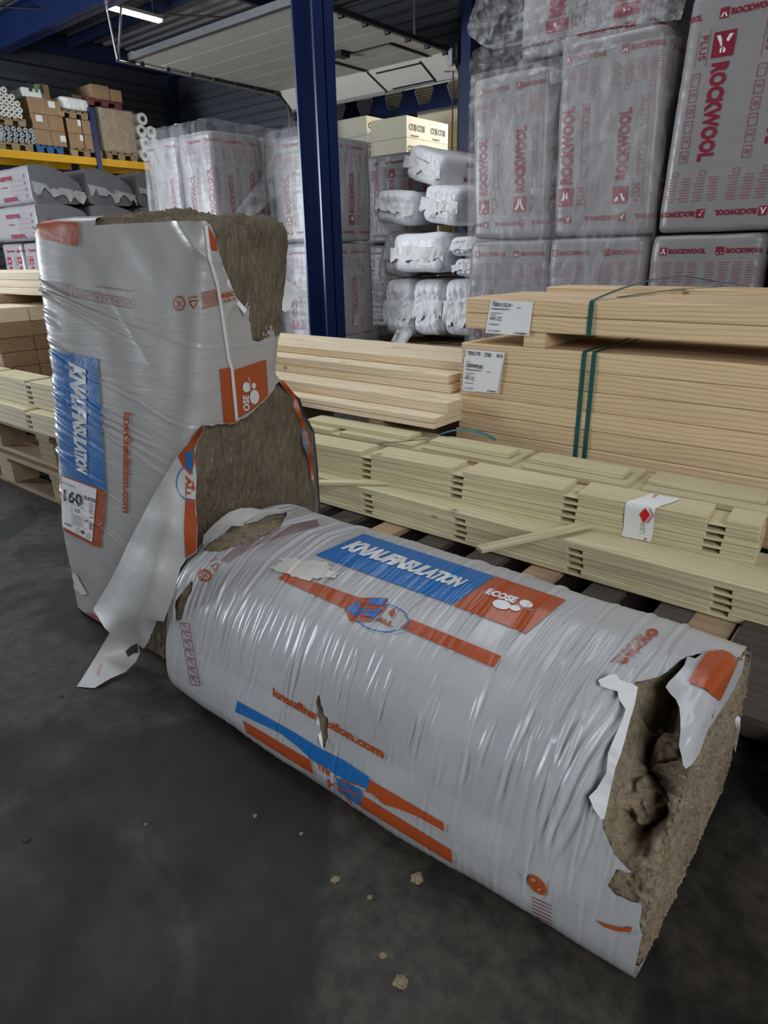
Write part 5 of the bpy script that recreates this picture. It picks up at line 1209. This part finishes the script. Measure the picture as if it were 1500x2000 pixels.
# ---- cream boards beyond the doorway
def iko(x0, x1, y0, y1, z0, z1, n, label, g, txt=True):
    h = (z1-z0)/n
    for k in range(n):
        c = ((x0+x1)/2, (y0+y1)/2, z0+h*k); o = MB().box(x0-c[0], x1-c[0], y0-c[1], y1-c[1], .002, h-.002, 0, .006).build_at('insulation_board', M['cream'], c)
        tag(o, '%s cream board pack of %s' % (['lowest', 'second lowest', 'third lowest', 'fourth lowest', 'topmost', 'topmost'][k if k < n-1 else 4], label), 'insulation board', g)
        if txt:
            t = Tmpl(); w = y1-y0
            for a_ in range(2):
                fx = .06+a_*.5 + (.22 if k % 2 else .0)
                if fx+.36 > 1: fx = .03
                t.text('IKO', fx*w+.17*w, h*.66, h*.32, math.pi, 0, .06); t.text('IKO', fx*w+.36*w, h*.66, h*.32, math.pi, 0, .06)
                t.text('enertherm', fx*w+.22*w, h*.16, h*.12, math.pi, 0, .03)
            TP = np.array(t.P); p = mesh_obj('printing', np.column_stack([np.full(len(TP), (x1-x0)/2+.003), TP[:, 0]-w/2, TP[:, 1]]), t.F, [M['print_black']], None, True, t.m); p.parent = o
iko(-11.4, -10.2, 11.95, 13.2, 1.9, 3.69, 5, 'the cream stack beside the hazy wrap beyond the doorway', 'cream board packs left')
iko(-9.5, -8.62, 11.24, 12.62, 1.6, 3.42, 5, 'the cream stack with the shaded side beyond the doorway', 'cream board packs centre')
iko(-9.9, -8.5, 13.3, 14.3, 2.2, 4.0, 4, 'the rearmost tall cream stack under the honeycomb beam', 'cream board packs rear', False)
iko(-8.3, -7.4, 13.2, 14.2, 1.4, 3.30, 4, 'the cream stack at the right door jamb', 'cream board packs right', False)
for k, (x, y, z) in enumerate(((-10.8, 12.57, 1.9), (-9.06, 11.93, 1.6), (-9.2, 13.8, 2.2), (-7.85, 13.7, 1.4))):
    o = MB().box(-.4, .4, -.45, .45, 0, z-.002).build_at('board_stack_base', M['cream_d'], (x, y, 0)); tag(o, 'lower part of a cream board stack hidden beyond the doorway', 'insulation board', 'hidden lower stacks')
# ---- yellow rack along the far wall
RX = -13.5
def rk(x0, y0, x1, y1): A = atx(x0, y1, RX); B = atx(x1, y0, RX); return A[1], B[1], A[2], B[2]
YB = atx(60, 296, RX)[2]
rack = thing('pallet_rack', 'pallet rack with yellow beam and blue upright along the dark wall', 'rack', (RX, 7, 0))
MB().box(RX-.05, RX, 3.2, 10.2, YB-.13, YB).box(RX-1.05, RX-1.0, 3.2, 10.2, YB-.13, YB).build('beam', M['yellow'], rack)
for yy in (rk(186, 220, 204, 300)[0], rk(186, 220, 204, 300)[0]+2.9, rk(186, 220, 204, 300)[0]-2.9):
    for dx in (0, -1.0): MB().box(RX+dx-.06, RX+dx+.03, yy, yy+.10, 0, YB+.86).build('upright', M['navy'], rack)
for k in range(14):
    yy = 3.3+k*.5; MB().box(RX-1.0, RX-.05, yy, yy+.08, YB-.03, YB-.001).build('deck_bar', M['steel'], rack)
GP = 'goods on the yellow rack'
def rpal(x0, x1, z, label, mat, h=.13):
    y0_, y1_ = atx(x0, 300, RX)[1], atx(x1, 300, RX)[1]; return pallet((RX-.48, (y0_+y1_)/2, z), .96, y1_-y0_, label, mat, 'pallets on the rack', 0, h)
def carton(x0, x1, z0, z1, label, mat='card', dx=0.0, depth=.8, tape=True, lab=None):
    y0_, y1_ = atx(x0, 250, RX+dx)[1], atx(x1, 250, RX+dx)[1]; c = (RX+dx-depth/2, (y0_+y1_)/2, z0); w = y1_-y0_
    o = MB().box(-depth/2, depth/2, -w/2+.004, w/2-.004, .002, z1-z0-.002, 0, .006).build_at('carton', M[mat], c); tag(o, label, 'carton', 'cartons on the rack')
    if tape: t = MB().box(depth/2, depth/2+.002, -.02, .02, .05, (z1-z0)).build('tape', plain('tape_brown', (.25, .15, .08), .3)); t.parent = o
    if lab: t = MB().box(depth/2, depth/2+.003, lab[0]*w, min(lab[0]*w+.12, w/2-.01), lab[1]*(z1-z0), lab[1]*(z1-z0)+.10).build('sticker', M['paper']); t.parent = o
    return o
def zy(y, x=100): return atx(x, y, RX)[2]
p1 = rpal(0, 68, YB, 'pallet at the picture edge on the yellow beam, grey rolls on it', 'pallet'); p2 = rpal(74, 126, YB, 'blue pallet on the yellow rack beam', 'blue_pal'); p3 = rpal(140, 201, YB, 'pallet under the four small cartons beside the blue upright', 'pallet'); p4 = rpal(207, 268, YB, 'pallet under the film-wrapped carton on the rack', 'pallet')
zb = YB+.131
za = zy(190, 70)
h3 = (za-zb)/3
for k in range(3): carton(66, 126, zb+h3*k, zb+h3*(k+1), '%s big brown carton on the blue pallet' % ['lowest', 'middle', 'upper'][k], 'card', -.02, .8, True, [(.30, .35), (-.38, .5), (.1, .5)][k])
zc = zy(232, 150); h2 = (zc-zb)/2
for k in range(2):
    for i in range(2): carton(132+29*i, 160+29*i, zb+h2*k, zb+h2*(k+1), '%s brown carton of the four by the blue upright, %s' % (['lower', 'upper'][k], ['side away from the upright', 'side next to the upright'][i]), 'card', -.02, .8, False, (.1, .6) if i else (.25, .55))
p5 = rpal(126, 184, zc+.002, 'pallet lying on the four small cartons', 'pallet', .12)
bag('roll_bundle', (RX-.06, (atx(122, 215, RX)[1]+atx(180, 215, RX)[1])/2, zc+.25), atx(180, 215, RX)[1]-atx(122, 215, RX)[1], .22, .8, math.pi/2, 0, 0, 'bundle in white film on the pallet above the four cartons', GP, 70, 'white_bag', .3, tail=False)
zd = zy(214, 228)
w_ = carton(197, 262, zb, zd, 'tall carton in clear film under the red pallet', 'card', -.02, .85, False)
y0_, y1_ = atx(195, 250, RX)[1], atx(264, 250, RX)[1]
shell('stretch_wrap', RX-.9, RX+.01, y0_, y1_, zb, zd+.003, .04, M['clear'], 'clear wrap round the tall carton on the rack', 4, .015, .05, True, 60, 30)
p6 = rpal(188, 252, zd+.016, 'dull red pallet high on the wrapped carton', 'red_pal', .12)
for (a_, b_, t_, n_, dx) in ((190, 224, 169, 'larger brown carton on the red pallet', 0), (225, 247, 173, 'smaller brown carton on the red pallet with a pale sticker', 0)):
    carton(a_, b_, zd+.137, zy(t_, 220), n_, 'card', -.05, .6, False)
for (a_, b_, t_, n_) in ((150, 170, 177, 'dark carton farthest back over the red pallet'), (172, 189, 171, 'dark carton between the rear one and the larger brown carton')):
    carton(a_, b_, zd+.137, zy(t_, 170), n_, 'card2', -.45, .4, False)
carton(57, 93, za+.003, zy(173, 75), 'white printed carton with green marks on the big brown cartons', 'paper', -.05, .5, False); carton(88, 109, za+.003, zy(161, 95), 'tall tan carton on the big brown cartons', 'card', -.2, .4, False)
for k in range(3):
    c = (RX-.048, atx(60+11*k+4, 185, RX)[1], za+.09); o = MB().box(0, .004, -.03, .03, 0, .13).build_at('box_print', plain('print_green', (.03, .20, .06), .5) if k == 1 else M['hole'], c); o.parent = None
    pr_ = [x for x in bpy.data.objects if x.name.startswith('carton') and 'green marks' in x.get('label', '')][0]; o.parent = pr_; o.location = Vector([float(t_) for t_ in c])-pr_.location
def rolls(x0, x1, ya, yb, n, m, mat, label, g, r_in=.3):
    """rolls seen end-on, one object each"""
    y0_, y1_ = atx(x0, 250, RX)[1], atx(x1, 250, RX)[1]; z0_, z1_ = ya, yb; dy, dz = (y1_-y0_)/n, (z1_-z0_)/m
    base = None
    for j in range(m):
        for i in range(n):
            if mat == 'roll' and j > 2 and i >= n-(j-2): continue
            yy, zz = y0_+dy*(i+.5)+(dy*.25 if j % 2 else -.25*dy*0), z0_+dz*(j+.5); r = min(dy, dz)*.52; ro = r*.98
            if base is None:
                mb = MB(); mb.tube([(-.85, 0, 0), (0, 0, 0)], ro, 14); mb.tube([(-.01, 0, 0), (.003, 0, 0)], ro*r_in, 10, 1); o = base = mb.build('paper_roll', [M[mat], M['hole']])
            else: o = base.copy(); COL.objects.link(o)
            o.location = (RX-.03, yy, zz); tag(o, label % (ORD[m-1-j] if m <= 8 else 'one', ['first', 'second', 'third', 'fourth', 'fifth', 'sixth'][i]), 'roll', g)
z1a = zy(245, 20); rolls(-2, 68, zb, z1a, 6, 3, 'grey_roll', 'grey roll in the lower pile on the rack, %s row, %s from the picture edge', 'grey rolls on the rack')
p7 = rpal(-4, 63, z1a+.005, 'pallet between the grey rolls and the white rolls', 'pallet', .12); rolls(-2, 50, z1a+.127, zy(170, 20), 5, 5, 'roll', 'white roll in the upper pile on the rack, %s row, %s from the picture edge', 'white rolls on the rack')
rolls(268, 306, zb-.1, zy(220, 280), 2, 4, 'roll', 'white dark-cored roll beyond the wrapped carton, %s row, %s from the carton', 'white rolls beyond the wrapped carton', .45)
# ---- timber and fence bundles at the far left
for k in range(3):
    board('pine_board', -6.5, -3.15, 1.56+.0*k, 1.76, .985-.036*(k+1)+.0005, .985-.036*k, M['spruce'], '%s pale board of the raised stack beyond the upright pack' % ORD[k], 'raised boards at the left')
    board('pine_board', -6.5, -3.17, 1.765, 1.965, .985-.036*(k+1)+.0005, .985-.036*k, M['spruce'], '%s pale board in the rear row of the raised stack beyond the upright pack' % ORD[k], 'raised boards at the left')
for x in (-3.9, -5.5):
    o = MB().box(-.04, .04, -.5, .5, 0, .045, 0, .003).build_at('bearer', M['pallet'], (x, 1.75, .8308)); tag(o, 'bearer between the two timber stacks beyond the upright pack', 'bearer', 'bearers at the left')
for r in range(6):
    for c_ in range(5):
        board('timber_beam', -6.6, -3.50+random.uniform(-.006, .006), 1.345+c_*.17, 1.345+c_*.17+.168, .83-.07*(r+1)+.001, .83-.07*r, M['spruce'] if r == 0 else M['plank'], 'beam showing its end grain beyond the upright pack, %s layer, %s from the front' % (ORD[r], ['first', 'second', 'third', 'fourth', 'fifth'][c_]), 'left beams showing end grain', .004, 0, 'timber beam')
for x in (-3.9, -5.5):
    o = MB().box(-.05, .05, -.45, .45, 0, .408, 0, .003).build_at('trestle_block', M['pallet_old'], (x-.45, 1.77, 0)); tag(o, 'dark bearer under the end-grain beams', 'bearer', 'bearers at the left')
for b_, (yy, zt, n_) in enumerate(((1.22, .562, 5), (1.17, .452, 4))):
    for k in range(n_):
        notched('fence_board', 0, 3.0, .115, .0213, [.05+.4*i for i in range(8)], .0125, M['treated'], (-5.45+.06*b_, yy, zt-.022*(k+1)), .0, '%s board of the %s notched bundle beyond the upright pack' % (ORD[k], ['upper', 'lower'][b_]), 'fence boards at the left')
for k in range(2):
    pallet((-3.45-.05*k, 1.62, .176*k), 1.25, .8, 'old pallet on the floor beyond the upright pack' if k == 0 else 'second old pallet stacked on the one beyond the upright pack', 'pallet', 'pallets at the left', 0, .17)
    MB
for x in (-2.75, -3.6, -4.6):
    o = MB().box(-.04, .04, -.14, .14, 0, .185, 0, .003).build_at('bearer', M['pallet_old'], (x, 1.07, .171)); bpy.data.objects.remove(o)
